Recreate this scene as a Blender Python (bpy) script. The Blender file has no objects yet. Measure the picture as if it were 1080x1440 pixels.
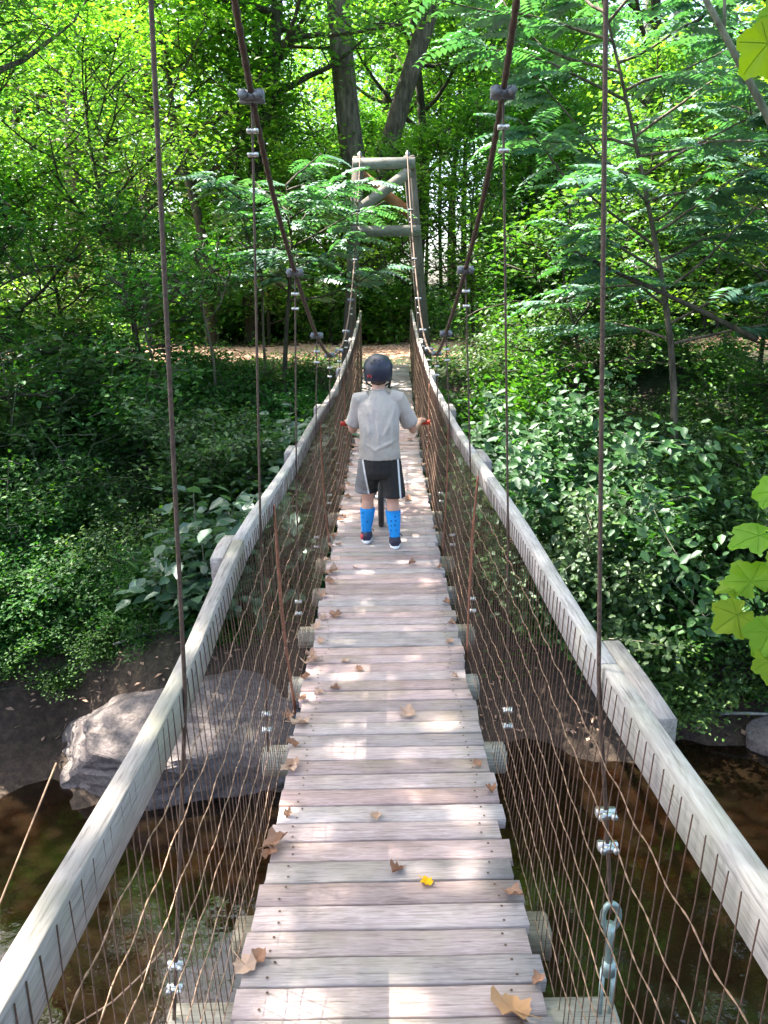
import bpy, bmesh, math, random
import numpy as np
from mathutils import Vector, Matrix, Euler, noise

# ------------------------------------------------------------------ camera, world, sun, exposure
SC = bpy.context.scene
COL = SC.collection
R = math.radians
EYE = 1.72
cam_d = bpy.data.cameras.new('camera')
cam = bpy.data.objects.new('camera', cam_d)
COL.objects.link(cam)
cam_d.sensor_fit = 'VERTICAL'
cam_d.sensor_height = 36.0
cam_d.lens = 27.0
cam_d.clip_start = 0.02
cam_d.clip_end = 600.0
PITCH, ROLL = 15.5, -0.9
CAM_ROT = (Euler((R(90 - PITCH), 0, 0)).to_matrix() @ Matrix.Rotation(R(ROLL), 3, 'Z'))
cam.matrix_world = Matrix.Translation((0, 0, EYE)) @ CAM_ROT.to_4x4()
SC.camera = cam

SUN_EL, SUN_AZ = 60.0, -62.0          # azimuth measured from +Y towards +X
world = bpy.data.worlds.new('World')
SC.world = world
world.use_nodes = True
wn = world.node_tree.nodes
wn.clear()
w_out = wn.new('ShaderNodeOutputWorld')
w_bg = wn.new('ShaderNodeBackground')
w_sky = wn.new('ShaderNodeTexSky')
w_sky.sky_type = 'NISHITA'
w_sky.sun_disc = False
w_sky.sun_elevation = R(SUN_EL)
w_sky.sun_rotation = R(SUN_AZ)
w_sky.air_density = 0.8
w_sky.dust_density = 4.0
w_sky.ozone_density = 0.4
w_bg.inputs['Strength'].default_value = 0.15
world.node_tree.links.new(w_sky.outputs[0], w_bg.inputs[0])
world.node_tree.links.new(w_bg.outputs[0], w_out.inputs[0])

sun_d = bpy.data.lights.new('sun', 'SUN')
sun_d.energy = 5.0
sun_d.angle = R(0.53)
sun_d.color = (1.0, 0.94, 0.82)
sun = bpy.data.objects.new('sun', sun_d)
COL.objects.link(sun)
SUN_DIR = Vector((math.sin(R(SUN_AZ)) * math.cos(R(SUN_EL)), math.cos(R(SUN_AZ)) * math.cos(R(SUN_EL)), math.sin(R(SUN_EL))))
sun.rotation_euler = SUN_DIR.to_track_quat('Z', 'Y').to_euler()
sun.location = SUN_DIR * 60

SC.view_settings.view_transform = 'Standard'
SC.view_settings.look = 'None'
SC.view_settings.exposure = 2.5
SC.view_settings.gamma = 1.0
SC.render.engine = 'CYCLES'
SC.cycles.use_denoising = True
SC.cycles.denoiser = 'OPENIMAGEDENOISE'
SC.cycles.use_adaptive_sampling = True
SC.cycles.adaptive_threshold = 0.02
SC.cycles.max_bounces = 6
SC.cycles.diffuse_bounces = 3
SC.cycles.glossy_bounces = 2
SC.cycles.transmission_bounces = 5
SC.cycles.transparent_max_bounces = 8
SC.cycles.caustics_reflective = False
SC.cycles.caustics_refractive = False
SC.cycles.sample_clamp_indirect = 6.0

rng = np.random.default_rng(7)
random.seed(7)
F = 1080.0


def at(u, v, Y):
    """point on the photo ray (1080x1440 pixels) at forward distance Y"""
    d = CAM_ROT @ Vector(((u - 540) / F, -(v - 720) / F, -1.0))
    return Vector((0, 0, EYE)) + d * (Y / d.y)


# ------------------------------------------------------------------ helpers
def tag(o, label=None, cat=None, group=None, kind=None):
    if label: o['label'] = label
    if cat: o['category'] = cat
    if group: o['group'] = group
    if kind: o['kind'] = kind
    return o


def empty(name, loc=(0, 0, 0), rz=0.0):
    o = bpy.data.objects.new(name, None)
    o.empty_display_size = 0.2
    COL.objects.link(o)
    o.location = loc
    o.rotation_euler = (0, 0, rz)
    return o


def link(name, mesh, parent=None, loc=None, rot=None, scale=None):
    o = bpy.data.objects.new(name, mesh)
    COL.objects.link(o)
    if parent: o.parent = parent
    if loc is not None: o.location = loc
    if rot is not None: o.rotation_euler = rot
    if scale is not None: o.scale = scale if hasattr(scale, '__len__') else (scale,) * 3
    return o


def copy_tree(o, parent=None):
    c = o.copy()
    COL.objects.link(c)
    c.parent = parent
    for ch in list(o.children):
        copy_tree(ch, c)
    return c


def np_mesh(name, V, faces, mat=None, smooth=False):
    """faces: (n,k) array of equal sized faces, or list of such arrays"""
    if not isinstance(faces, list): faces = [faces]
    faces = [f for f in faces if len(f)]
    me = bpy.data.meshes.new(name)
    V = np.asarray(V, dtype=np.float32)
    me.vertices.add(len(V))
    me.vertices.foreach_set('co', V.ravel())
    loops = np.concatenate([f.ravel() for f in faces]).astype(np.int32)
    sizes = np.concatenate([np.full(len(f), f.shape[1]) for f in faces]).astype(np.int32)
    starts = np.concatenate([[0], np.cumsum(sizes)[:-1]]).astype(np.int32)
    me.loops.add(len(loops))
    me.loops.foreach_set('vertex_index', loops)
    me.polygons.add(len(sizes))
    me.polygons.foreach_set('loop_start', starts)
    me.polygons.foreach_set('loop_total', sizes)
    if smooth:
        me.polygons.foreach_set('use_smooth', np.ones(len(sizes), dtype=bool))
    me.update(calc_edges=True)
    me.validate()
    if mat: me.materials.append(mat)
    return me


class MB:
    """collects pieces of one mesh"""
    def __init__(s): s.V = []; s.T = []; s.Q = []; s.n = 0

    def add(s, V, tris=None, quads=None):
        V = np.asarray(V, float).reshape(-1, 3)
        if tris is not None and len(tris): s.T.append(np.asarray(tris, int) + s.n)
        if quads is not None and len(quads): s.Q.append(np.asarray(quads, int) + s.n)
        s.V.append(V); s.n += len(V)
        return s

    def tube(s, pts, rad, sides=8, caps=True, squash=None):
        pts = np.asarray(pts, float); n = len(pts)
        rad = np.broadcast_to(np.asarray(rad, float), (n,))
        tan = np.gradient(pts, axis=0)
        tan /= np.linalg.norm(tan, axis=1, keepdims=True) + 1e-12
        ref = np.array([0, 0, 1.0]) if abs(tan[:, 2]).mean() < 0.8 else np.array([0, 1.0, 0])
        a = np.cross(tan, ref); a /= np.linalg.norm(a, axis=1, keepdims=True) + 1e-12
        b = np.cross(a, tan)
        th = np.linspace(0, 2 * np.pi, sides, endpoint=False)
        sx, sy = squash if squash else (1, 1)
        V = pts[:, None, :] + rad[:, None, None] * (sx * np.cos(th)[None, :, None] * a[:, None, :] + sy * np.sin(th)[None, :, None] * b[:, None, :])
        V = V.reshape(-1, 3)
        i = np.arange(n - 1)[:, None] * sides; j = np.arange(sides)[None, :]; k = (j + 1) % sides
        q = np.stack([i + j, i + sides + j, i + sides + k, i + k], -1).reshape(-1, 4)
        t = []
        if caps:
            c0, c1 = len(V), len(V) + 1
            V = np.vstack([V, pts[0], pts[-1]])
            jj = np.arange(sides); kk = (jj + 1) % sides
            t = np.vstack([np.stack([np.full(sides, c0), jj, kk], 1), np.stack([np.full(sides, c1), (n - 1) * sides + kk, (n - 1) * sides + jj], 1)])
        return s.add(V, t, q)

    def sweep(s, pts, w, h):
        """rectangular section following pts (mostly along Y); section centred on pts"""
        pts = np.asarray(pts, float); n = len(pts)
        tan = np.gradient(pts, axis=0); tan /= np.linalg.norm(tan, axis=1, keepdims=True)
        a = np.cross(tan, [0, 0, 1.0]); a /= np.linalg.norm(a, axis=1, keepdims=True)
        b = np.cross(a, tan)
        c = min(w, h) * 0.07
        prof = [(-w/2+c, -h/2), (w/2-c, -h/2), (w/2, -h/2+c), (w/2, h/2-c), (w/2-c, h/2), (-w/2+c, h/2), (-w/2, h/2-c), (-w/2, -h/2+c)]
        V = np.array([[p + a_ * x + b_ * y for x, y in prof] for p, a_, b_ in zip(pts, a, b)]).reshape(-1, 3)
        m = 8
        i = np.arange(n - 1)[:, None] * m; j = np.arange(m)[None, :]; k = (j + 1) % m
        q = np.stack([i + j, i + k, i + m + k, i + m + j], -1).reshape(-1, 4)
        e0 = np.array([[7, 6, 1, 0], [6, 5, 2, 1], [5, 4, 3, 2]]); e1 = (e0 + (n - 1) * m)[:, ::-1]
        return s.add(V, None, np.vstack([q, e0, e1]))

    def bar(s, p0, p1, w, h, up=(0, 0, 1)):
        p0 = np.asarray(p0, float); p1 = np.asarray(p1, float)
        t = p1 - p0; t /= np.linalg.norm(t)
        a = np.cross(t, up); a /= np.linalg.norm(a); b = np.cross(a, t)
        c = min(w, h) * 0.08
        L = np.linalg.norm(p1 - p0)
        V = []
        for d, k in ((0, c), (c, 0), (L - c, 0), (L, c)):
            for x, y in ((-1, -1), (1, -1), (1, 1), (-1, 1)):
                V.append(p0 + t * d + a * x * (w / 2 - k) + b * y * (h / 2 - k))
        q = [[0, 1, 2, 3], [15, 14, 13, 12]]
        for r in range(3):
            for j in range(4):
                k = (j + 1) % 4
                q.append([r*4+j, r*4+4+j, r*4+4+k, r*4+k])
        return s.add(V, None, q)

    def ell(s, c, r, nu=14, nv=9):
        th = np.linspace(0, np.pi, nv)[1:-1]; ph = np.linspace(0, 2*np.pi, nu, endpoint=False)
        V = [[0, 0, 1]] + [[math.sin(t)*math.cos(p), math.sin(t)*math.sin(p), math.cos(t)] for t in th for p in ph] + [[0, 0, -1]]
        V = np.array(V) * np.asarray(r) + np.asarray(c)
        T, Q = [], []
        m = nv - 2
        for j in range(nu):
            k = (j + 1) % nu
            T.append([0, 1 + j, 1 + k]); T.append([len(V) - 1, 1 + (m-1)*nu + k, 1 + (m-1)*nu + j])
            for i in range(m - 1):
                Q.append([1+i*nu+j, 1+(i+1)*nu+j, 1+(i+1)*nu+k, 1+i*nu+k])
        return s.add(V, T, Q)

    def torus(s, c, R_, r, axis='x', nu=40, nv=10):
        V, Q = [], []
        for i in range(nu):
            a = 2*math.pi*i/nu
            for j in range(nv):
                b = 2*math.pi*j/nv
                rr = R_ + r*math.cos(b); h = r*math.sin(b)
                p = (h, rr*math.cos(a), rr*math.sin(a)) if axis == 'x' else ((rr*math.cos(a), h, rr*math.sin(a)) if axis == 'y' else (rr*math.cos(a), rr*math.sin(a), h))
                V.append(p)
                Q.append([i*nv+j, ((i+1) % nu)*nv+j, ((i+1) % nu)*nv+(j+1) % nv, i*nv+(j+1) % nv])
        return s.add(np.array(V)+np.asarray(c), None, Q)

    def mesh(s, name, mat=None, smooth=False):
        V = np.vstack(s.V); f = []
        if s.T: f.append(np.vstack(s.T))
        if s.Q: f.append(np.vstack(s.Q))
        return np_mesh(name, V, f, mat, smooth)

    def build(s, name, mat, parent=None, smooth=False, **kw):
        return link(name, s.mesh(name, mat, smooth), parent, **kw)


# ------------------------------------------------------------------ materials
def new_mat(name):
    m = bpy.data.materials.new(name)
    m.use_nodes = True
    nt = m.node_tree
    for n in list(nt.nodes): nt.nodes.remove(n)
    return m, nt, nt.nodes.new('ShaderNodeOutputMaterial')


def nd(nt, typ, **kw):
    n = nt.nodes.new(typ)
    for k, v in kw.items(): setattr(n, k, v)
    return n


def ramp(nt, stops, src=None):
    n = nt.nodes.new('ShaderNodeValToRGB')
    e = n.color_ramp.elements
    while len(e) > 1: e.remove(e[-1])
    e[0].position = stops[0][0]; e[0].color = (*stops[0][1], 1)
    for p, c in stops[1:]:
        x = e.new(p); x.color = (*c, 1)
    if src is not None: nt.links.new(src, n.inputs[0])
    return n


def noise_n(nt, vec, scale, detail=4, rough=0.55):
    n = nd(nt, 'ShaderNodeTexNoise')
    n.inputs['Scale'].default_value = scale; n.inputs['Detail'].default_value = detail; n.inputs['Roughness'].default_value = rough
    if vec is not None: nt.links.new(vec, n.inputs['Vector'])
    return n


def mixc(nt, fac, a, b, mode='MIX'):
    n = nd(nt, 'ShaderNodeMix', data_type='RGBA', blend_type=mode)
    for sock, v in ((n.inputs[0], fac), (n.inputs[6], a), (n.inputs[7], b)):
        if hasattr(v, 'links'): nt.links.new(v, sock)
        elif isinstance(v, (int, float)): sock.default_value = v
        else: sock.default_value = (*v, 1)
    return n.outputs[2]


def plain(name, col, rough=0.6, metal=0.0, var=0.15, scale=30, bump=0.0, spec=0.5):
    m, nt, out = new_mat(name)
    p = nd(nt, 'ShaderNodeBsdfPrincipled')
    tc = nd(nt, 'ShaderNodeTexCoord')
    n = noise_n(nt, tc.outputs['Object'], scale)
    c = np.array(col)
    r = ramp(nt, [(0.3, tuple(c * (1 - var))), (0.7, tuple(np.minimum(c * (1 + var), 1)))], n.outputs[0])
    nt.links.new(r.outputs[0], p.inputs['Base Color'])
    p.inputs['Roughness'].default_value = rough
    p.inputs['Metallic'].default_value = metal
    p.inputs['Specular IOR Level'].default_value = spec
    if bump:
        b = nd(nt, 'ShaderNodeBump'); b.inputs['Strength'].default_value = bump; b.inputs['Distance'].default_value = 0.01
        nt.links.new(n.outputs[0], b.inputs['Height']); nt.links.new(b.outputs[0], p.inputs['Normal'])
    nt.links.new(p.outputs[0], out.inputs[0])
    return m


def wood(name, dark, light, axis, tint=None, tint_amt=0.0):
    m, nt, out = new_mat(name)
    L = nt.links.new
    p = nd(nt, 'ShaderNodeBsdfPrincipled')
    tc = nd(nt, 'ShaderNodeTexCoord'); oi = nd(nt, 'ShaderNodeObjectInfo')
    off = nd(nt, 'ShaderNodeVectorMath', operation='SCALE'); off.inputs[0].default_value = (17, 31, 11)
    L(oi.outputs['Random'], off.inputs['Scale'])
    add = nd(nt, 'ShaderNodeVectorMath', operation='ADD'); L(tc.outputs['Object'], add.inputs[0]); L(off.outputs[0], add.inputs[1])
    mp = nd(nt, 'ShaderNodeMapping'); sc = [1, 1, 1]; sc[axis] = 0.05; mp.inputs['Scale'].default_value = sc
    L(add.outputs[0], mp.inputs[0])
    g = noise_n(nt, mp.outputs[0], 170, 6, 0.62)
    mp2 = nd(nt, 'ShaderNodeMapping'); sc2 = [1, 1, 1]; sc2[axis] = 0.16; mp2.inputs['Scale'].default_value = sc2
    L(add.outputs[0], mp2.inputs[0])
    k = noise_n(nt, mp2.outputs[0], 26, 3, 0.5)
    wv = nd(nt, 'ShaderNodeMath', operation='SINE'); mu = nd(nt, 'ShaderNodeMath', operation='MULTIPLY'); mu.inputs[1].default_value = 60
    L(k.outputs[0], mu.inputs[0]); L(mu.outputs[0], wv.inputs[0])
    big = noise_n(nt, add.outputs[0], 5, 3, 0.6)
    d, l = np.array(dark), np.array(light)
    c1 = ramp(nt, [(0.20, tuple(d * 0.35)), (0.33, tuple(d * 0.75)), (0.44, tuple(d * 0.5 + l * 0.5)), (0.62, tuple(l))], g.outputs[0])
    c2 = ramp(nt, [(0.0, (0.80, 0.79, 0.77)), (0.55, (1, 1, 1))], wv.outputs[0])
    col = mixc(nt, 0.55, c1.outputs[0], c2.outputs[0], 'MULTIPLY')
    c3 = ramp(nt, [(0.3, (0.58, 0.56, 0.52)), (0.5, (0.86, 0.85, 0.83)), (0.66, (1, 1, 1))], big.outputs[0])
    col = mixc(nt, 0.75, col, c3.outputs[0], 'MULTIPLY')
    # knots and dark checks
    vo = nd(nt, 'ShaderNodeTexVoronoi'); vo.inputs['Scale'].default_value = 5.0
    mp3 = nd(nt, 'ShaderNodeMapping'); sc3 = [1, 1, 1]; sc3[axis] = 0.5; mp3.inputs['Scale'].default_value = sc3
    L(add.outputs[0], mp3.inputs[0]); L(mp3.outputs[0], vo.inputs['Vector'])
    kn = ramp(nt, [(0.04, (0.36, 0.30, 0.27)), (0.085, (1, 1, 1))], vo.outputs['Distance'])
    col = mixc(nt, 0.8, col, kn.outputs[0], 'MULTIPLY')
    vr = nd(nt, 'ShaderNodeMapRange'); vr.inputs[3].default_value = 0.72; vr.inputs[4].default_value = 1.16
    L(oi.outputs['Random'], vr.inputs[0])
    hs = nd(nt, 'ShaderNodeHueSaturation'); L(vr.outputs[0], hs.inputs['Value']); L(col, hs.inputs['Color'])
    r2 = nd(nt, 'ShaderNodeMath', operation='MULTIPLY'); r2.inputs[1].default_value = 13.7; L(oi.outputs['Random'], r2.inputs[0])
    r3 = nd(nt, 'ShaderNodeMath', operation='FRACT'); L(r2.outputs[0], r3.inputs[0])
    sr = nd(nt, 'ShaderNodeMapRange'); sr.inputs[3].default_value = 0.5; sr.inputs[4].default_value = 1.2; L(r3.outputs[0], sr.inputs[0]); L(sr.outputs[0], hs.inputs['Saturation'])
    col = hs.outputs[0]
    if tint is not None:
        tn = noise_n(nt, add.outputs[0], 3.2, 4, 0.6)
        tr = ramp(nt, [(0.5, (0, 0, 0)), (0.68, (tint_amt,) * 3)], tn.outputs[0])
        col = mixc(nt, tr.outputs[0], col, tint)
    L(col, p.inputs['Base Color'])
    p.inputs['Roughness'].default_value = 0.78
    p.inputs['Specular IOR Level'].default_value = 0.3
    b = nd(nt, 'ShaderNodeBump'); b.inputs['Strength'].default_value = 0.35; b.inputs['Distance'].default_value = 0.002
    L(g.outputs[0], b.inputs['Height']); L(b.outputs[0], p.inputs['Normal'])
    L(p.outputs[0], out.inputs[0])
    return m


def leaf_mat(name, c_dark, c_mid, c_pale, trans=0.42, gloss=0.12, rough=0.38, tr_gain=(1.8, 2.2, 0.55)):
    m, nt, out = new_mat(name)
    L = nt.links.new
    ge = nd(nt, 'ShaderNodeNewGeometry'); oi = nd(nt, 'ShaderNodeObjectInfo'); tc = nd(nt, 'ShaderNodeTexCoord')
    big = noise_n(nt, tc.outputs['Object'], 0.9, 2)
    s1 = nd(nt, 'ShaderNodeMath', operation='MULTIPLY_ADD'); s1.inputs[1].default_value = 0.55; L(ge.outputs['Random Per Island'], s1.inputs[0])
    s2 = nd(nt, 'ShaderNodeMath', operation='MULTIPLY'); s2.inputs[1].default_value = 0.55; L(big.outputs[0], s2.inputs[0]); L(s2.outputs[0], s1.inputs[2])
    r = ramp(nt, [(0.15, c_dark), (0.52, c_mid), (0.95, c_pale)], s1.outputs[0])  # dark to pale leaf tone, random per leaf plus noise
    hs = nd(nt, 'ShaderNodeHueSaturation')
    h = nd(nt, 'ShaderNodeMapRange'); h.inputs[3].default_value = 0.478; h.inputs[4].default_value = 0.522; L(oi.outputs['Random'], h.inputs[0]); L(h.outputs[0], hs.inputs['Hue'])
    L(r.outputs[0], hs.inputs['Color'])
    df = nd(nt, 'ShaderNodeBsdfDiffuse'); L(hs.outputs[0], df.inputs['Color'])
    tl = nd(nt, 'ShaderNodeBsdfTranslucent')
    tcx = mixc(nt, 1.0, hs.outputs[0], tr_gain, 'MULTIPLY'); L(tcx, tl.inputs['Color'])
    mx = nd(nt, 'ShaderNodeMixShader'); mx.inputs[0].default_value = trans; L(df.outputs[0], mx.inputs[1]); L(tl.outputs[0], mx.inputs[2])
    gl = nd(nt, 'ShaderNodeBsdfGlossy'); gl.inputs['Roughness'].default_value = rough
    gl.inputs['Color'].default_value = (0.9, 0.95, 1.0, 1)
    lw = nd(nt, 'ShaderNodeLayerWeight'); lw.inputs[0].default_value = 0.35
    gm = nd(nt, 'ShaderNodeMath', operation='MULTIPLY_ADD'); gm.inputs[1].default_value = gloss * 1.2; gm.inputs[2].default_value = gloss * 0.45; L(lw.outputs['Fresnel'], gm.inputs[0])
    mg = nd(nt, 'ShaderNodeMixShader'); L(gm.outputs[0], mg.inputs[0]); L(mx.outputs[0], mg.inputs[1]); L(gl.outputs[0], mg.inputs[2])
    L(mg.outputs[0], out.inputs[0])
    return m


def bark_mat(name, dark, light):
    m, nt, out = new_mat(name)
    L = nt.links.new
    p = nd(nt, 'ShaderNodeBsdfPrincipled'); tc = nd(nt, 'ShaderNodeTexCoord')
    mp = nd(nt, 'ShaderNodeMapping'); mp.inputs['Scale'].default_value = (1, 1, 0.22); L(tc.outputs['Object'], mp.inputs[0])
    n = noise_n(nt, mp.outputs[0], 14, 6, 0.65); n2 = noise_n(nt, tc.outputs['Object'], 1.6, 3)
    r = ramp(nt, [(0.35, dark), (0.62, light)], n.outputs[0])
    r2 = ramp(nt, [(0.35, (0.7, 0.75, 0.62)), (0.65, (1.0, 1.0, 1.0))], n2.outputs[0])
    c = mixc(nt, 1.0, r.outputs[0], r2.outputs[0], 'MULTIPLY')
    L(c, p.inputs['Base Color']); p.inputs['Roughness'].default_value = 0.9
    b = nd(nt, 'ShaderNodeBump'); b.inputs['Strength'].default_value = 1.0; b.inputs['Distance'].default_value = 0.03
    L(n.outputs[0], b.inputs['Height']); L(b.outputs[0], p.inputs['Normal'])
    L(p.outputs[0], out.inputs[0])
    return m


M = {}
M['deck'] = wood('weathered_deck_wood', (0.36, 0.255, 0.245), (0.545, 0.415, 0.40), 0, (0.36, 0.33, 0.18), 0.22)
M['rail'] = wood('weathered_rail_wood', (0.29, 0.245, 0.23), (0.46, 0.405, 0.385), 1, (0.33, 0.34, 0.22), 0.3)
M['beam'] = wood('beam_wood', (0.20, 0.17, 0.12), (0.34, 0.30, 0.23), 0)
M['post'] = wood('tower_wood', (0.10, 0.08, 0.07), (0.20, 0.165, 0.145), 2)
M['bracewood'] = wood('tower_board_wood', (0.20, 0.19, 0.175), (0.33, 0.31, 0.29), 0)
M['orangewood'] = plain('fresh_brace_wood', (0.22, 0.12, 0.055), 0.8, var=0.25, scale=12)
M['cable'] = plain('rusty_wire_rope', (0.085, 0.055, 0.042), 0.7, 0.3, var=0.45, scale=120)
M['wire'] = plain('dark_fence_wire', (0.11, 0.062, 0.043), 0.65, 0.3, var=0.4, scale=90)
M['strand'] = plain('rusty_twisted_wire', (0.27, 0.17, 0.115), 0.6, 0.35, var=0.5, scale=60)
M['rust'] = plain('rusty_seam_wire', (0.24, 0.10, 0.06), 0.8, 0.2, var=0.4, scale=80)
M['zinc'] = plain('galvanised_steel', (0.62, 0.62, 0.62), 0.3, 0.85, var=0.2, scale=60)
M['turn'] = plain('weathered_turnbuckle_steel', (0.30, 0.38, 0.36), 0.42, 0.6, var=0.25, scale=40)
M['iron'] = plain('dark_iron_clamp', (0.17, 0.18, 0.20), 0.5, 0.5, var=0.3, scale=70)

# leaves
M['lf_light'] = leaf_mat('leaf_yellow_green', (0.055, 0.125, 0.016), (0.105, 0.225, 0.026), (0.18, 0.29, 0.04), 0.55, 0.09)
M['lf_mid'] = leaf_mat('leaf_mid_green', (0.040, 0.11, 0.03), (0.075, 0.19, 0.045), (0.14, 0.25, 0.05), 0.5, 0.07)
M['lf_blue'] = leaf_mat('leaf_blue_green', (0.025, 0.085, 0.055), (0.05, 0.15, 0.095), (0.09, 0.21, 0.12), 0.36, 0.14, 0.55)
M['lf_dark'] = leaf_mat('leaf_glossy_dark', (0.015, 0.045, 0.010), (0.034, 0.094, 0.020), (0.08, 0.16, 0.032), 0.34, 0.07, 0.52)
M['lf_herb'] = leaf_mat('leaf_ground_herb', (0.014, 0.050, 0.009), (0.032, 0.102, 0.016), (0.075, 0.165, 0.022), 0.36, 0.035, 0.55)
M['lf_bank'] = leaf_mat('leaf_bank_green', (0.021, 0.060, 0.011), (0.046, 0.125, 0.022), (0.11, 0.20, 0.03), 0.38, 0.045, 0.55)
M['lf_syc'] = leaf_mat('leaf_broad_lobed', (0.14, 0.28, 0.004), (0.18, 0.33, 0.006), (0.22, 0.36, 0.01), 0.6, 0.03, 0.5, (1.6, 1.6, 0.3))
M['lf_pale'] = leaf_mat('leaf_pale_bush', (0.026, 0.07, 0.034), (0.05, 0.115, 0.055), (0.09, 0.16, 0.08), 0.3, 0.13, 0.42)
M['bark'] = bark_mat('bark_brown', (0.045, 0.034, 0.026), (0.19, 0.15, 0.12))
M['bark_grey'] = bark_mat('bark_pale_grey', (0.20, 0.19, 0.18), (0.42, 0.40, 0.38))
M['bark_dark'] = bark_mat('bark_dark', (0.02, 0.017, 0.012), (0.085, 0.07, 0.05))
M['twig'] = bark_mat('twig_grey_green', (0.10, 0.10, 0.07), (0.26, 0.26, 0.20))


def ground_mat():
    m, nt, out = new_mat('forest_soil')
    L = nt.links.new
    p = nd(nt, 'ShaderNodeBsdfPrincipled'); tc = nd(nt, 'ShaderNodeTexCoord')
    a = noise_n(nt, tc.outputs['Object'], 1.1, 5, 0.6); b = noise_n(nt, tc.outputs['Object'], 14, 6, 0.7); c = noise_n(nt, tc.outputs['Object'], 0.35, 3)
    soil = ramp(nt, [(0.3, (0.020, 0.013, 0.009)), (0.5, (0.048, 0.031, 0.021)), (0.75, (0.10, 0.066, 0.045))], b.outputs[0])
    green = ramp(nt, [(0.3, (0.012, 0.026, 0.006)), (0.7, (0.035, 0.06, 0.014))], b.outputs[0])
    f = ramp(nt, [(0.40, (0, 0, 0)), (0.52, (0.9, 0.9, 0.9))], a.outputs[0])
    sx = nd(nt, 'ShaderNodeSeparateXYZ'); L(tc.outputs['Object'], sx.inputs[0])
    mr = nd(nt, 'ShaderNodeMapRange'); mr.inputs[1].default_value = -1.9; mr.inputs[2].default_value = -0.9; L(sx.outputs['Z'], mr.inputs[0])
    ff = nd(nt, 'ShaderNodeMath', operation='MULTIPLY'); L(f.outputs[0], ff.inputs[0]); L(mr.outputs[0], ff.inputs[1])
    col = mixc(nt, ff.outputs[0], soil.outputs[0], green.outputs[0])
    L(col, p.inputs['Base Color']); p.inputs['Roughness'].default_value = 0.95
    bp = nd(nt, 'ShaderNodeBump'); bp.inputs['Strength'].default_value = 0.9; bp.inputs['Distance'].default_value = 0.06
    L(b.outputs[0], bp.inputs['Height']); L(bp.outputs[0], p.inputs['Normal'])
    L(p.outputs[0], out.inputs[0])
    return m


def path_mat():
    m, nt, out = new_mat('leaf_strewn_path')
    L = nt.links.new
    p = nd(nt, 'ShaderNodeBsdfPrincipled'); tc = nd(nt, 'ShaderNodeTexCoord')
    b = noise_n(nt, tc.outputs['Object'], 9, 6, 0.75); a = noise_n(nt, tc.outputs['Object'], 0.8, 3)
    col = ramp(nt, [(0.3, (0.13, 0.075, 0.045)), (0.5, (0.33, 0.20, 0.135)), (0.7, (0.50, 0.33, 0.24))], b.outputs[0])
    L(col.outputs[0], p.inputs['Base Color']); p.inputs['Roughness'].default_value = 0.95
    bp = nd(nt, 'ShaderNodeBump'); bp.inputs['Strength'].default_value = 0.7; bp.inputs['Distance'].default_value = 0.03
    L(b.outputs[0], bp.inputs['Height']); L(bp.outputs[0], p.inputs['Normal'])
    L(p.outputs[0], out.inputs[0])
    return m


def bed_mat():
    m, nt, out = new_mat('creek_bed_sand')
    L = nt.links.new
    p = nd(nt, 'ShaderNodeBsdfPrincipled'); tc = nd(nt, 'ShaderNodeTexCoord')
    b = noise_n(nt, tc.outputs['Object'], 1.3, 6, 0.62)
    col = ramp(nt, [(0.3, (0.04, 0.028, 0.018)), (0.5, (0.075, 0.050, 0.030)), (0.62, (0.17, 0.105, 0.05)), (0.75, (0.30, 0.16, 0.05))], b.outputs[0])
    L(col.outputs[0], p.inputs['Base Color']); p.inputs['Roughness'].default_value = 0.9
    L(p.outputs[0], out.inputs[0])
    return m


def water_mat():
    m, nt, out = new_mat('creek_water')
    L = nt.links.new
    tc = nd(nt, 'ShaderNodeTexCoord')
    n = noise_n(nt, tc.outputs['Object'], 3.0, 4, 0.5)
    bp = nd(nt, 'ShaderNodeBump'); bp.inputs['Strength'].default_value = 0.06; bp.inputs['Distance'].default_value = 0.1
    L(n.outputs[0], bp.inputs['Height'])
    tr = nd(nt, 'ShaderNodeBsdfTransparent'); tr.inputs['Color'].default_value = (0.40, 0.22, 0.085, 1)
    gl = nd(nt, 'ShaderNodeBsdfGlossy'); gl.inputs['Roughness'].default_value = 0.03; L(bp.outputs[0], gl.inputs['Normal'])
    df = nd(nt, 'ShaderNodeBsdfDiffuse'); df.inputs['Color'].default_value = (0.016, 0.010, 0.0055, 1)
    m1 = nd(nt, 'ShaderNodeMixShader'); m1.inputs[0].default_value = 0.55; L(tr.outputs[0], m1.inputs[1]); L(df.outputs[0], m1.inputs[2])
    fr = nd(nt, 'ShaderNodeFresnel'); fr.inputs['IOR'].default_value = 1.33; L(bp.outputs[0], fr.inputs['Normal'])
    fm = nd(nt, 'ShaderNodeMath', operation='MULTIPLY_ADD'); fm.inputs[1].default_value = 1.25; fm.inputs[2].default_value = 0.035; L(fr.outputs[0], fm.inputs[0])
    m2 = nd(nt, 'ShaderNodeMixShader'); L(fm.outputs[0], m2.inputs[0]); L(m1.outputs[0], m2.inputs[1]); L(gl.outputs[0], m2.inputs[2])
    L(m2.outputs[0], out.inputs[0])
    return m


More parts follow.
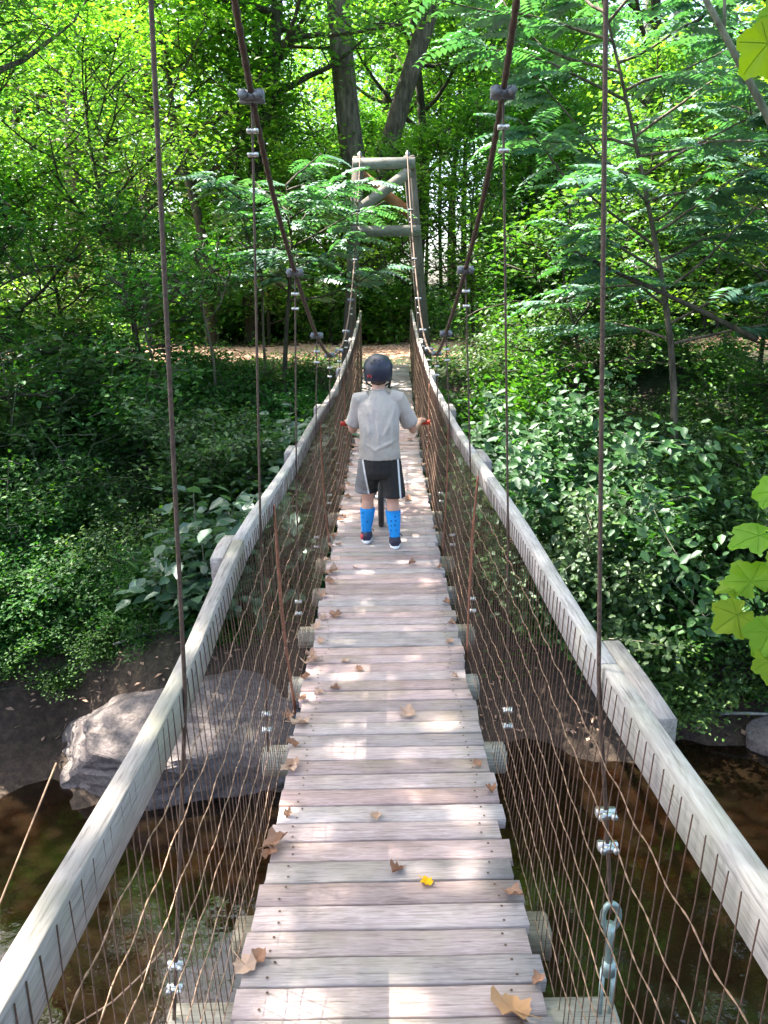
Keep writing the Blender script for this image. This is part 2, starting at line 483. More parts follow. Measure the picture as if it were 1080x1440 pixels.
def rock_mat():
    m, nt, out = new_mat('boulder_stone')
    L = nt.links.new
    p = nd(nt, 'ShaderNodeBsdfPrincipled'); tc = nd(nt, 'ShaderNodeTexCoord')
    a = noise_n(nt, tc.outputs['Object'], 2.2, 5, 0.65); b = noise_n(nt, tc.outputs['Object'], 28, 5, 0.7)
    c1 = ramp(nt, [(0.3, (0.09, 0.073, 0.07)), (0.55, (0.18, 0.15, 0.143)), (0.75, (0.27, 0.23, 0.215))], b.outputs[0])
    c2 = ramp(nt, [(0.35, (0.65, 0.62, 0.60)), (0.6, (1, 1, 1))], a.outputs[0])
    col = mixc(nt, 0.8, c1.outputs[0], c2.outputs[0], 'MULTIPLY')
    li = ramp(nt, [(0.62, (0, 0, 0)), (0.72, (0.5, 0.5, 0.5))], a.outputs[0])
    col = mixc(nt, li.outputs[0], col, (0.36, 0.31, 0.20))
    L(col, p.inputs['Base Color']); p.inputs['Roughness'].default_value = 0.85
    bp = nd(nt, 'ShaderNodeBump'); bp.inputs['Strength'].default_value = 0.8; bp.inputs['Distance'].default_value = 0.03
    L(b.outputs[0], bp.inputs['Height']); L(bp.outputs[0], p.inputs['Normal'])
    L(p.outputs[0], out.inputs[0])
    return m


M['ground'] = ground_mat(); M['path'] = path_mat(); M['bed'] = bed_mat(); M['water'] = water_mat(); M['rock'] = rock_mat()
WATER = -2.62

# ------------------------------------------------------------------ terrain
def sstep(a, b, x):
    t = np.clip((x - a) / (b - a), 0, 1)
    return t * t * (3 - 2 * t)


def wob(x, y):
    return (np.sin(x * 0.9 + 1.3) * np.cos(y * 0.8 + 0.4) * 0.5 + np.sin(x * 2.3 + y * 1.7) * 0.28 + np.sin(x * 5.1 - y * 3.9 + 2) * 0.14)


def gz(x, y):
    x = np.asarray(x, float); y = np.asarray(y, float)
    shore = 6.55 + 0.45 * np.sin(x * 0.55 + 0.6) + 0.22 * np.sin(x * 1.7 + 1) + 0.13 * np.sin(x * 4.1 + 2) + 0.06 * np.sin(x * 9.3) + 0.012 * np.abs(x) ** 1.3
    b = y - shore
    z = np.full(np.broadcast(x, y).shape, -2.98) + 0.05 * wob(x * 2, y * 2)
    for (px_, py_, a_, b2) in ((-3.25, 5.75, .7, .28), (-3.7, 4.7, .6, .35), (3.4, 5.6, .6, .3), (-1.1, 3.2, .6, .35)):
        z = z + 0.30 * np.exp(-((x - px_) / a_) ** 2 - ((y - py_) / b2) ** 2) * (b < -.2)
    z = z + 0.5 * sstep(-0.9, 0.15, b) + 0.75 * sstep(0.05, 0.75, b)          # wet toe, cut bank
    top = 13.3
    ramp_ = np.clip((y - shore - 0.6) / (top - shore - 0.6), 0, 1)
    z = z + (2.28) * ramp_ ** 0.92
    z = z + 0.12 * sstep(13.3, 14.5, y) + 0.02 * np.clip(y - 14.5, 0, 4)
    rise = np.clip(y - 18.5, 0, None)
    z = z + np.minimum(rise, 26) * (0.06 + 0.06 * sstep(0, 14, x)) * sstep(0, 8, rise)
    bumpy = 0.10 * wob(x, y) * sstep(0.1, 1.0, b) * (1 - 0.85 * sstep(13.0, 14.0, y) * (1 - sstep(18.2, 19.5, y)))
    z = z + bumpy
    # near bank, behind the camera
    nb = (-0.9 + 0.25 * np.sin(x * 0.8)) - y
    z = z + (3.0 * sstep(-0.3, 1.8, nb)) * (nb > -0.4)
    return z


def make_ground():
    xs = np.concatenate([np.linspace(-75, -16, 22)[:-1], np.linspace(-16, 16, 161), np.linspace(16, 75, 22)[1:]])
    ys = np.concatenate([np.linspace(-45, -3, 16)[:-1], np.linspace(-3, 21, 141), np.linspace(21, 130, 50)[1:]])
    X, Y = np.meshgrid(xs, ys, indexing='ij')
    Z = gz(X, Y)
    V = np.stack([X, Y, Z], -1).reshape(-1, 3)
    nx, ny = len(xs), len(ys)
    i = np.arange(nx - 1)[:, None] * ny; j = np.arange(ny - 1)[None, :]
    q = np.stack([i + j, i + ny + j, i + ny + j + 1, i + j + 1], -1).reshape(-1, 4)
    me = np_mesh('ground', V, q, M['ground'], True)
    me.materials.append(M['bed'])
    zc = V[q].max(1)[:, 2]
    me.polygons.foreach_set('material_index', (zc < WATER - 0.03).astype(np.int32))
    tag(link('ground', me), kind='structure')
    # path
    xs = np.linspace(-45, 45, 181); ts = np.linspace(0, 1, 9)
    X, T = np.meshgrid(xs, ts, indexing='ij')
    c = 16.2 + 0.35 * np.sin(xs * 0.35) + 0.004 * xs ** 2
    w = 1.8 + 0.25 * np.sin(xs * 1.3) + 0.15 * np.sin(xs * 3.1)
    Y = c[:, None] + (T - 0.5) * 2 * w[:, None]
    Z = gz(X, Y) + 0.03 - 0.04 * (np.abs(T - 0.5) * 2) ** 6
    V = np.stack([X, Y, Z], -1).reshape(-1, 3)
    i = np.arange(len(xs) - 1)[:, None] * 9; j = np.arange(8)[None, :]
    q = np.stack([i + j, i + 9 + j, i + 9 + j + 1, i + j + 1], -1).reshape(-1, 4)
    tag(link('path', np_mesh('path', V, q, M['path'], True)), kind='structure')
    wv = [(-75, -3, WATER), (75, -3, WATER), (75, 12, WATER), (-75, 12, WATER)]
    tag(link('creek_water', np_mesh('creek_water', wv, np.array([[0, 1, 2, 3]]), M['water'])), kind='structure')


make_ground()

# ------------------------------------------------------------------ bridge
def deckz(y): return np.where(np.asarray(y) < 6.2, 0.0022, 0.0122) * (np.asarray(y) - 6.2) ** 2
def near(y, s): return (1 - sstep(1.3, 2.6, np.asarray(y, float))) * (1.0 if s < 0 else 0.35)
def railz(y, s=0): return deckz(y) + 0.92 - 0.05 * near(y, s) * (s != 0)
def xc(y): return 0.010 * np.clip(np.asarray(y, float) - 5, 0, None)
def railhalf(y, s=1): return np.interp(y, [0, 3, 8, 13.5], [0.475, 0.465, 0.45, 0.41]) - 0.022 * near(y, s) * (s < 0)


Y0, Y1 = -0.9, 13.35
bridge = tag(empty('suspension_footbridge', (0, 6.2, 0)), 'weathered wooden suspension footbridge with wire mesh sides crossing the creek', 'footbridge')
BL = Vector(bridge.location)


def bpart(mb, name, mat, parent=None, smooth=False):
    o = mb.build(name, mat, None, smooth)
    o.parent = parent or bridge
    if not parent: o.location = -BL
    return o


# planks
def plank_mesh(i):
    r = random.Random(100 + i)
    mb = MB(); n = 7
    xs = np.linspace(-0.38, 0.38, n)
    w, h, c = 0.0872, 0.036, 0.0028
    prof = [(-w/2+c, -h), (w/2-c, -h), (w/2, -h+c), (w/2, -c), (w/2-c, 0), (-w/2+c, 0), (-w/2, -c), (-w/2, -h+c)]
    V = []
    for k, x in enumerate(xs):
        dy, dz = r.uniform(-0.0012, 0.0012), r.uniform(-0.001, 0.001) + 0.002 * (abs(x) / 0.38) ** 2 * r.uniform(-0.5, 1)
        for (y, z) in prof:
            e = r.uniform(-0.004, 0.004) if k in (0, n - 1) else 0
            V.append((x + e, y + dy + r.uniform(-0.0007, 0.0007), z + dz))
    i_ = np.arange(n - 1)[:, None] * 8; j = np.arange(8)[None, :]; k = (j + 1) % 8
    q = np.stack([i_ + j, i_ + k, i_ + 8 + k, i_ + 8 + j], -1).reshape(-1, 4)
    e0 = np.array([[7, 6, 1, 0], [6, 5, 2, 1], [5, 4, 3, 2]]); e1 = (e0 + (n - 1) * 8)[:, ::-1]
    mb.add(V, None, np.vstack([q, e0, e1]))
    me = mb.mesh('plank', M['deck']); me.materials.append(M['iron'])
    nb = MB(); nb.V, nb.Q, nb.n = mb.V, mb.Q, mb.n
    k0 = sum(len(a) for a in mb.Q)
    for nx in (-0.31, 0.31):
        for ny in (-0.022, 0.022):
            a = np.linspace(0, 2 * np.pi, 6, endpoint=False); jx, jy = r.uniform(-.008, .008), r.uniform(-.006, .006)
            nb.add(np.stack([nx + jx + .0042 * np.cos(a), ny + jy + .0042 * np.sin(a), np.full(6, 0.0035)], 1), None, [[0, 1, 2, 3], [0, 3, 4, 5]])
    me = nb.mesh('plank', M['deck']); me.materials.append(M['wire'])
    for p in me.polygons[k0:]: p.material_index = 1
    return me


pms = [plank_mesh(i) for i in range(8)]
y = Y0
while y < Y1:
    dz = (float(deckz(y + .05)) - float(deckz(y - .05))) / .1
    link('plank', random.choice(pms), bridge,
         Vector((float(xc(y)) + random.uniform(-0.012, 0.012), y, float(deckz(y)) + random.uniform(-0.002, 0.002))) - BL,
         (math.atan(dz) + random.uniform(-0.012, 0.012), random.uniform(-0.003, 0.003), random.uniform(-0.006, 0.006)),
         (random.uniform(0.985, 1.015), 1, 1))
    y += 0.0925
YS = np.linspace(Y0, Y1 - 0.05, 60)
for sx in (-0.31, 0.31):
    bpart(MB().sweep(np.stack([xc(YS) + sx, YS, deckz(YS) - 0.036 - 0.048], 1), 0.045, 0.09), 'stringer', M['beam'])
HY = [1.5 + 1.2 * k for k in range(10)]       # hanger stations
beam_y = sorted([0.3, 0.9] + [1.79 if abs(h - 1.5) < .01 else h for h in HY] + [1.5] + [h + 0.6 for h in HY[1:]])
for y in beam_y:
    hw = 0.56 if y == 1.5 else (0.485 if y in HY or y < 1.6 else 0.45)
    z = float(deckz(y)) - 0.038 - 0.045
    jx = random.uniform(-0.015, 0.015)
    x0 = float(xc(y)) + jx
    bpart(MB().bar((x0 - hw, y, z), (x0 + hw, y, z), 0.088, 0.088), 'crossbeam', M['beam'])

# top rails, built in boards that meet at splices
joints = {-1: [Y0, 2.45, 4.25, 6.1, 8.6, 11.0, 13.3], 1: [Y0, 1.52, 4.0, 5.95, 8.3, 10.8, 13.3]}
for s in (-1, 1):
    js = joints[s]
    for a, b in zip(js[:-1], js[1:]):
        ys = np.linspace(a + 0.003, b - 0.003, max(4, int((b - a) / 0.22)))
        off = s * (railhalf(ys, s) + 0.019)
        wav = 0.006 * np.sin(ys * 2.1 + s) + random.uniform(-0.003, 0.003)
        bpart(MB().sweep(np.stack([xc(ys) + off + wav, ys, railz(ys, s) - 0.046 + 0.004 * np.sin(ys * 3)], 1), 0.038, 0.092), 'top_rail', M['rail'])
    for b in js[1:-1]:
        L0, L1 = (0.23, 0.12) if s == 1 else (0.15, 0.08)
        ys = np.linspace(b - L0, b + L1, 5)
        off = s * (railhalf(ys, s) + 0.038 + 0.023)
        h = np.array([0, .004, .006, .004, 0])
        bpart(MB().sweep(np.stack([xc(ys) + off + 0.006 * np.sin(b * 2.1 + s), ys, railz(ys, s) - 0.050 + h], 1), 0.042, 0.088), 'rail_splice_block', M['rail'])

# wire mesh sides: strands along the bridge, thin upright wires between
FY0, FY1 = -0.8, 13.2
def fence_pt(s, y, t):
    """t 0 at the deck edge, 1 at the top of the rail; leans out with height"""
    lo = 0.415; hi = railhalf(y, s) - 0.006
    bulge = 0.012 * np.sin(y * 2.7 + s) * np.sin(np.pi * np.clip(t, 0, 1))
    x = xc(y) + s * (lo + (hi - lo) * np.clip(t, 0, 1) ** 0.8 + bulge)
    return np.stack([x, y, deckz(y) - 0.06 + t * (railz(y, s) - deckz(y) + 0.055)], -1)


for s in (-1, 1):
    fence = MB()
    yy = np.arange(FY0, FY1, 0.042)
    for y in yy:
        y_ = y + random.uniform(-0.008, 0.008)
        tt = np.array([0, 0.25, 0.5, 0.75, 0.87, 0.995])
        P = fence_pt(s, np.full(6, y_) + np.array([0, *np.random.default_rng(int(y * 1000) + 5000).uniform(-0.006, 0.006, 4), 0]), tt)
        fence.tube(P, 0.0013, 4, False)
    o = bpart(fence, 'mesh_upright_wires', M['wire'])
    tag(o, kind='stuff')
    ys = np.arange(FY0, FY1, 0.0125)
    for k, t in enumerate([0.02, 0.12, 0.215, 0.31, 0.405, 0.505, 0.61, 0.72, 0.835]):
        ph = random.uniform(0, 6)
        wv = 0.0055 * np.sin(ys * 2 * np.pi / 0.168 + ph) + 0.009 * np.sin(ys * 2.2 + ph * 2) + 0.004 * np.sin(ys * 7.1 + ph)
        P = fence_pt(s, ys, np.full(len(ys), t)); P[:, 2] += wv
        P[:, 0] -= s * 0.003
        rad = 0.0014 + 0.0007 * np.sin(np.arange(len(ys)) * np.pi / 1.5)
        bpart(MB().tube(P, rad, 5, False), 'mesh_strand', M['strand'])
    for y in ((3.05, 5.4, 8.2) if s == -1 else (3.55, 5.2, 7.6)):
        for q in range(2):
            tt = np.linspace(-0.01, 0.97, 14)
            P = fence_pt(s, np.full(14, y) + 0.012 * np.sin(tt * 9 + q * 2) + q * 0.03, tt); P[:, 0] -= s * 0.006
            bpart(MB().tube(P, 0.0042, 6), 'mesh_seam_wire', M['rust'], smooth=True)

# main cables
TOWER_Y = 13.6
NEAR_Y = -0.35
cy = [NEAR_Y, 0.4, 1.5, 2.7, 3.9, 5.1, 6.3, 7.3, 8.6, 10.0, 11.3, 12.5, TOWER_Y]
cz = [2.70, 2.05, 1.36, 0.625, 0.13, -0.222, -0.43, -0.475, -0.36, 0.03, 0.63, 1.42, 2.26]
chalf = [0.325, 0.332, 0.350, 0.398, 0.413, 0.418, 0.43, 0.43, 0.425, 0.42, 0.41, 0.395, 0.385]


def spline(xq, xs, ys):
    """natural cubic through the points"""
    xs = np.array(xs, float); ys = np.array(ys, float); n = len(xs)
    h = np.diff(xs); A = np.zeros((n, n)); B = np.zeros(n); A[0, 0] = A[-1, -1] = 1
    for i in range(1, n - 1):
        A[i, i-1] = h[i-1]; A[i, i] = 2*(h[i-1]+h[i]); A[i, i+1] = h[i]; B[i] = 3*((ys[i+1]-ys[i])/h[i]-(ys[i]-ys[i-1])/h[i-1])
    c = np.linalg.solve(A, B); b = np.diff(ys)/h - h*(2*c[:-1]+c[1:])/3; d = np.diff(c)/(3*h)
    i = np.clip(np.searchsorted(xs, xq) - 1, 0, n - 2); t = xq - xs[i]
    return ys[i] + b[i]*t + c[i]*t**2 + d[i]*t**3


def cable_pt(s, y):
    y = np.asarray(y, float)
    return np.stack([xc(y) + s * spline(y, cy, chalf), y, EYE + spline(y, cy, cz)], -1)


cyq = np.arange(NEAR_Y, TOWER_Y + 0.001, 0.0155)
for s in (-1, 1):
    P = cable_pt(s, cyq)
    mb = MB()
    th = np.arange(len(cyq)) * 0.95
    mb.tube(P, 0.0105 + 0.0016 * np.sin(th * 2), 8)
    bpart(mb, 'main_cable', M['cable'], smooth=True)


def clamp_mb(c, r, h, flat=1.0):
    """wire rope clip: saddle, U-bolt legs with nuts"""
    mb = MB(); c = np.array(c, float)
    mb.bar(c + (-r * 1.15, 0.1 * r, 0), c + (r * 1.15, 0.1 * r, 0), r * 0.75, h * 0.85)
    mb.bar(c + (-r * 0.6, -0.45 * r, 0), c + (r * 0.6, -0.45 * r, 0), r * 0.6, h * 0.6)
    for dx in (-1, 1):
        mb.tube([c + (dx * r * 0.75, -r * 1.0, 0), c + (dx * r * 0.75, r * 0.9, 0)], h * 0.2, 6)
        mb.tube([c + (dx * r * 0.75, -r * 1.05, 0), c + (dx * r * 0.75, -r * 0.55, 0)], h * 0.36, 6)
    return mb


for s in (-1, 1):
    for k, y in enumerate(HY):
        top = cable_pt(s, [y])[0]
        bot = np.array([float(xc(y)) + s * (0.54 if k == 0 else 0.478), y, float(deckz(y)) - 0.04])
        rail = np.array([float(xc(y)) + s * (float(railhalf(y, s)) - 0.012), y, float(railz(y, s)) - 0.03])
        if top[2] > rail[2] + 0.06:
            path = np.array([top, rail, bot])
        else:
            path = np.array([top, (top + bot) / 2, bot])
        if k == 0 and s == 1:
            path[-1] = np.array([bot[0] - 0.016, y, 0.31])
        seg = np.vstack([np.linspace(path[0], path[1], 10), np.linspace(path[1], path[2], 10)[1:]])
        h = bpart(MB().tube(seg, 0.0042 if k else 0.0048, 6), 'hanger', M['cable'], smooth=True)
        # clip on the main cable, tail clip under it
        bpart(clamp_mb(top, 0.034, 0.045), 'cable_clamp', M['iron'], h)
        if top[2] - 0.12 > rail[2]:
            q = top + (rail - top) * (0.10 / np.linalg.norm(rail - top))
            bpart(clamp_mb(q, 0.016, 0.018), 'wire_clip', M['zinc'], h, True)
            q = top + (rail - top) * (0.17 / np.linalg.norm(rail - top))
            bpart(clamp_mb(q, 0.015, 0.016), 'wire_clip', M['zinc'], h, True)
        if k == 0 and s == 1:
            for z in (0.585, 0.495):
                t = (z - rail[2]) / (path[-1][2] - rail[2]); q = rail + (path[-1] - rail) * t
                bpart(clamp_mb(q, 0.020, 0.022), 'wire_clip', M['zinc'], h, True)
            e = path[-1]
            mb = MB()                                            # tapered eye
            a = np.linspace(-0.42 * np.pi, 1.42 * np.pi, 26)
            ring = np.stack([e[0] + 0.019 * np.cos(a), np.full(26, y), e[2] - 0.012 + 0.036 * np.sin(a) - 0.022 * (np.abs(np.cos(a)) < 0.35) * (np.sin(a) < 0)], 1)
            mb.tube(ring, 0.0075, 8)
            mb.tube([(e[0], y, e[2] - 0.035), (e[0] + .002, y, e[2] - 0.07), (e[0] + 0.004, y, e[2] - 0.17)], [0.014, 0.0105, 0.010], 10)
            bpart(mb, 'eye_bolt', M['turn'], h, True)
            mb = MB()
            zt = e[2] - 0.155
            mb.tube([(e[0] + .004, y, zt + 0.012), (e[0] + .004, y, zt - 0.025)], [0.017, 0.018], 8)
            for dx in (-0.0135, 0.0135):
                mb.tube([(e[0] + .004 + dx, y, zt - 0.01), (e[0] + .004 + dx, y, zt - 0.22)], 0.0065, 8)
            mb.tube([(e[0] + .004, y, zt - 0.21), (e[0] + .004, y, zt - 0.24)], [0.018, 0.017], 8)
            mb.tube([(e[0] + .004, y, zt - 0.23), (e[0] + .004, y, zt - 0.33)], 0.009, 8)
            bpart(mb, 'turnbuckle', M['turn'], h, True)
        else:
            for dz in (0.10, 0.17):
                q = bot + (rail - bot) * (dz / np.linalg.norm(rail - bot))
                bpart(clamp_mb(q, 0.017, 0.018), 'wire_clip', M['zinc'], h, True)

# loose ends of cut wire
bpart(MB().tube([(-0.60, 1.22, 0.92), (-0.62, 1.0, 0.80), (-0.66, 0.72, 0.62)], 0.0018, 6), 'loose_wire', M['strand'])
pts = [at(236, 1328, 1.55), at(200, 1370, 1.50), at(160, 1408, 1.47), at(100, 1446, 1.44)]
bpart(MB().tube([tuple(p) for p in pts], 0.0024, 6), 'loose_wire', M['strand'])


# ------------------------------------------------------------------ towers
def tower(y0, label, zb, ztop, flip):
    t = tag(empty('bridge_tower', (float(xc(y0)), y0, zb)), label, 'tower', 'timber towers of the footbridge')
    H = ztop - zb
    half = lambda z: 0.70 - (0.70 - 0.40) * (z / H)
    px = {}
    for s in (-1, 1):
        mb = MB()
        p0, p1 = np.array([s * 0.735, 0.0, -0.4]), np.array([s * 0.41, 0.0, H])
        mb.bar(p0, p1, 0.19, 0.17, up=(0, 1, 0))
        mb.build('post', M['post'], t)
        px[s] = lambda z, p0=p0, p1=p1: p0 + (p1 - p0) * (z + 0.4) / (H + 0.4)
    d = -0.115 * flip
    def board(name, a, b, w, mat, dy):
        mb = MB(); mb.bar((a[0], a[1] + dy, a[2]), (b[0], b[1] + dy, b[2]), 0.045, w, up=(0, 0, 1)); return mb.build(name, mat, t)
    zt = H - 0.12
    board('crossbar', px[-1](zt) - (0.09, 0, 0), px[1](zt) + (0.09, 0, 0), 0.17, M['bracewood'], d)
    zm = H - 1.16
    board('crossbar', px[-1](zm) - (0.09, 0, 0), px[1](zm) + (0.09, 0, 0), 0.17, M['bracewood'], d)
    board('diagonal_brace', px[-1](zm + 0.30), px[1](zt - 0.12), 0.17, M['bracewood'], d)
    board('diagonal_brace', px[1](zm + 0.25), px[-1](zt - 0.10), 0.17, M['orangewood'], -d)
    for s in (-1, 1):
        mb = MB()
        c = px[s](H)
        mb.torus((c[0] - s * 0.02, c[1], H + 0.0), 0.07, 0.018, 'x', 20, 8)
        mb.tube([(c[0] - s * 0.05, c[1], H), (c[0] + s * 0.02, c[1], H)], 0.06, 14)
        mb.build('cable_saddle', M['iron'], t)
        for z in (zt, zm):
            c = px[s](z)
            MB().tube([(c[0], d * 1.22, z), (c[0], d * 1.32, z)], 0.018, 6).build('bolt', M['iron'], t)
    return t


tower(TOWER_Y + 0.1, 'grey timber tower frame with diagonal brace beside the dirt path', float(gz(0.1, 13.7)), EYE + 2.25, 1)
tower(NEAR_Y - 0.1, 'timber tower frame on the bank behind the viewpoint', -0.1, EYE + 2.70, -1)
# ------------------------------------------------------------------ dead leaves on the deck
def dead_leaf_mesh(seed, size, mat):
    r = np.random.default_rng(seed)
    n = 20
    a = np.linspace(0, 2 * np.pi, n, endpoint=False)
    lob = 0.66 + 0.24 * np.abs(np.cos(a * 2.5)) ** 0.8 + r.uniform(-0.13, 0.13, n)
    lob *= np.where(np.cos(a) < -0.8, 0.75, 1)
    rings = []
    for f in (0.35, 0.7, 1.0):
        x, y = f * lob * np.cos(a), f * lob * np.sin(a) * 0.8
        z = (0.55 + 0.5 * (seed % 3)) * (y ** 2) + 0.45 * np.clip(x, 0, None) ** 2 + 0.16 * np.sin(a * 3 + seed) * f ** 2 + 0.1 * np.sin(a * 7 + seed) * f + r.uniform(-0.03, 0.03, n) * f
        rings.append(np.stack([x, y, z + 0.02], 1))
    V = np.vstack([[[0, 0, 0.02]]] + rings) * size * 0.5
    T = [[0, 1 + j, 1 + (j + 1) % n] for j in range(n)]
    Q = [[1 + k * n + j, 1 + (k + 1) * n + j, 1 + (k + 1) * n + (j + 1) % n, 1 + k * n + (j + 1) % n] for k in range(2) for j in range(n)]
    mb = MB().add(V, T, Q)
    st = np.array([[0, 0, 0.02], [-0.5, 0.02, 0.03], [-1.1, 0.06, 0.10]]) * size * 0.5
    mb.tube(st, [0.0012, 0.0013, 0.0015], 4)
    return mb.mesh('fallen_leaf', mat, True)


def dry_leaf_mat(name, a, b, tr=0.15):
    m, nt, out = new_mat(name)
    L = nt.links.new
    tc = nd(nt, 'ShaderNodeTexCoord'); oi = nd(nt, 'ShaderNodeObjectInfo')
    n = noise_n(nt, tc.outputs['Object'], 45, 4)
    s = nd(nt, 'ShaderNodeMath', operation='MULTIPLY_ADD'); s.inputs[1].default_value = 0.6; L(oi.outputs['Random'], s.inputs[0])
    h = nd(nt, 'ShaderNodeMath', operation='MULTIPLY'); h.inputs[1].default_value = 0.45; L(n.outputs[0], h.inputs[0]); L(h.outputs[0], s.inputs[2])
    r = ramp(nt, [(0.1, a), (0.85, b)], s.outputs[0])
    d = nd(nt, 'ShaderNodeBsdfDiffuse'); L(r.outputs[0], d.inputs[0]); t = nd(nt, 'ShaderNodeBsdfTranslucent'); L(r.outputs[0], t.inputs[0])
    mx = nd(nt, 'ShaderNodeMixShader'); mx.inputs[0].default_value = tr; L(d.outputs[0], mx.inputs[1]); L(t.outputs[0], mx.inputs[2])
    L(mx.outputs[0], out.inputs[0])
    return m


M['dry'] = dry_leaf_mat('dry_leaf', (0.20, 0.085, 0.045), (0.52, 0.36, 0.27))
M['dry_tan'] = dry_leaf_mat('dry_leaf_tan', (0.36, 0.19, 0.09), (0.50, 0.30, 0.17))
M['dry_yellow'] = dry_leaf_mat('dry_leaf_yellow', (0.55, 0.30, 0.01), (0.65, 0.40, 0.03), 0.3)
dl = [dead_leaf_mesh(i, 0.092, M['dry']) for i in range(6)]
tan_me = dead_leaf_mesh(15, 0.125, M['dry_tan']); yel_me = dead_leaf_mesh(12, 0.055, M['dry_yellow'])


def deck_at(u, v):
    d = CAM_ROT @ Vector(((u - 540) / F, -(v - 720) / F, -1.0))
    z = 0.0
    for _ in range(6):
        k = (z - EYE) / d.z; z = float(deckz(d.y * k))
    return Vector((d.x * k, d.y * k, z))


def put_leaf(me, u, v, label, group, sc=1.0, rest=0.006):
    p = deck_at(u, v)
    side = p.x - float(xc(p.y))
    o = link('fallen_leaf', me, None, p + Vector((0, 0, rest)), (random.uniform(-.25, .25), random.uniform(-.25, .25), random.uniform(0, 6.28)), sc)
    tag(o, label, 'leaf', group)
    return o


LEFT_L = 'curled brown dead leaf lying against the mesh on the left edge of the deck'
RIGHT_L = 'brown dead leaf caught along the right edge of the deck planks'
MID_L = 'small pale dead leaf lying flat on the bare deck planks'
for (u, v) in [(362, 1352), (345, 1362), (378, 1205), (385, 1190), (405, 1085), (412, 1078), (412, 1050), (408, 1012), (420, 1020), (430, 935), (437, 925), (428, 955),
               (440, 930), (446, 885), (455, 872), (470, 868), (452, 840), (462, 808), (470, 805), (458, 790), (466, 770), (474, 768), (468, 757), (477, 733), (484, 728),
               (479, 716), (487, 700), (480, 690), (489, 682), (486, 664), (492, 655), (494, 642), (497, 628), (488, 672), (450, 905), (424, 985), (462, 820), (495, 634), (499, 615)]:
    put_leaf(random.choice(dl), u + random.uniform(-2, 2), v, LEFT_L, 'dead leaves along the left edge of the deck', random.uniform(0.7, 1.15), 0.012)
for (u, v) in [(757, 1385), (720, 1262), (672, 1078), (690, 1115), (632, 905), (636, 880), (640, 955), (618, 800), (612, 745), (600, 690), (628, 850), (596, 655)]:
    put_leaf(random.choice(dl), u, v, RIGHT_L, 'dead leaves along the right edge of the deck', random.uniform(0.5, 0.8), 0.012)
for (u, v) in [(405, 1147), (530, 1150), (560, 1226), (470, 970), (450, 975), (485, 931), (505, 943), (500, 800)]:
    put_leaf(random.choice(dl), u, v, MID_L, 'dead leaves on the middle of the deck', random.uniform(0.35, 0.7))
for (u, v) in [(576, 560), (582, 568), (588, 575), (572, 548), (583, 585), (590, 592), (578, 540), (570, 533)]:
    put_leaf(random.choice(dl), u, v, 'dead leaf in the drift on the deck beyond the boy', 'leaf drift beyond the boy', random.uniform(0.8, 1.2), 0.015)
put_leaf(yel_me, 599, 1242, 'small bright yellow leaf lying on the deck planks', None, 1.0)
put_leaf(tan_me, 722, 1424, 'large tan dead leaf at the right corner of the deck', None, 1.0)

# ------------------------------------------------------------------ boulder and creek edge
def rock(name, c, r, seed, label, group=None, rot=0.0, cuts=9, sub=5, faces=()):
    bm = bmesh.new(); bmesh.ops.create_icosphere(bm, subdivisions=sub, radius=1.0)
    rr = random.Random(seed)
    planes = []
    for _ in range(cuts):
        n = Vector((rr.uniform(-1, 1), rr.uniform(-1, 1), rr.uniform(-0.7, 1))).normalized(); planes.append((n, rr.uniform(0.62, 0.88)))
    if faces: planes = [(Vector(n).normalized(), d) for n, d in faces]
    for v in bm.verts:
        p = v.co.copy()
        for n, d in planes:
            e = p.dot(n) - d
            if e > 0: p -= n * e * 0.99
        p += p.normalized() * (0.05 * noise.fractal(p * 2.6 + Vector((seed, 0, 0)), 1.0, 2.0, 5) - 0.05 * max(0, 0.12 - abs(noise.noise(p * 1.7 + Vector((3, seed, 1))))) / 0.12 + 0.02 * noise.noise(p * 9))
        v.co = Vector((p.x * r[0], p.y * r[1], p.z * r[2]))
    me = bpy.data.meshes.new(name); bm.to_mesh(me); bm.free(); me.materials.append(M['rock'])
    o = link(name, me, None, c, (0, 0, rot))
    tag(o, label, 'boulder' if max(r) > 0.5 else 'rock', group)
    return o


rock('boulder', (-1.95, 6.6, -2.32), (1.36, 0.92, 0.72), 14, 'large grey boulder at the water edge beside the left railing', rot=0.1, faces=(((-.10, -.55, .85), .60), ((-.25, .3, .95), .66), ((.5, -.35, .8), .66), ((-.95, -.25, .25), .74), ((-.6, -.8, -.05), .74), ((.15, -1, -.05), .74), ((.9, -.3, .2), .8), ((-.75, .2, .75), .70), ((-.5, -.6, .6), .74)))
rock('rock', (-4.2, 6.6, -2.6), (0.35, 0.28, 0.2), 5, 'low brown rock on the muddy shore left of the boulder', sub=3)
rock('rock', (3.9, 6.75, -2.55), (0.4, 0.3, 0.22), 8, 'low grey rock on the dark shore right of the bridge', sub=3)

# ------------------------------------------------------------------ foliage machinery
def unit(a): return a / (np.linalg.norm(a, axis=-1, keepdims=True) + 1e-9)


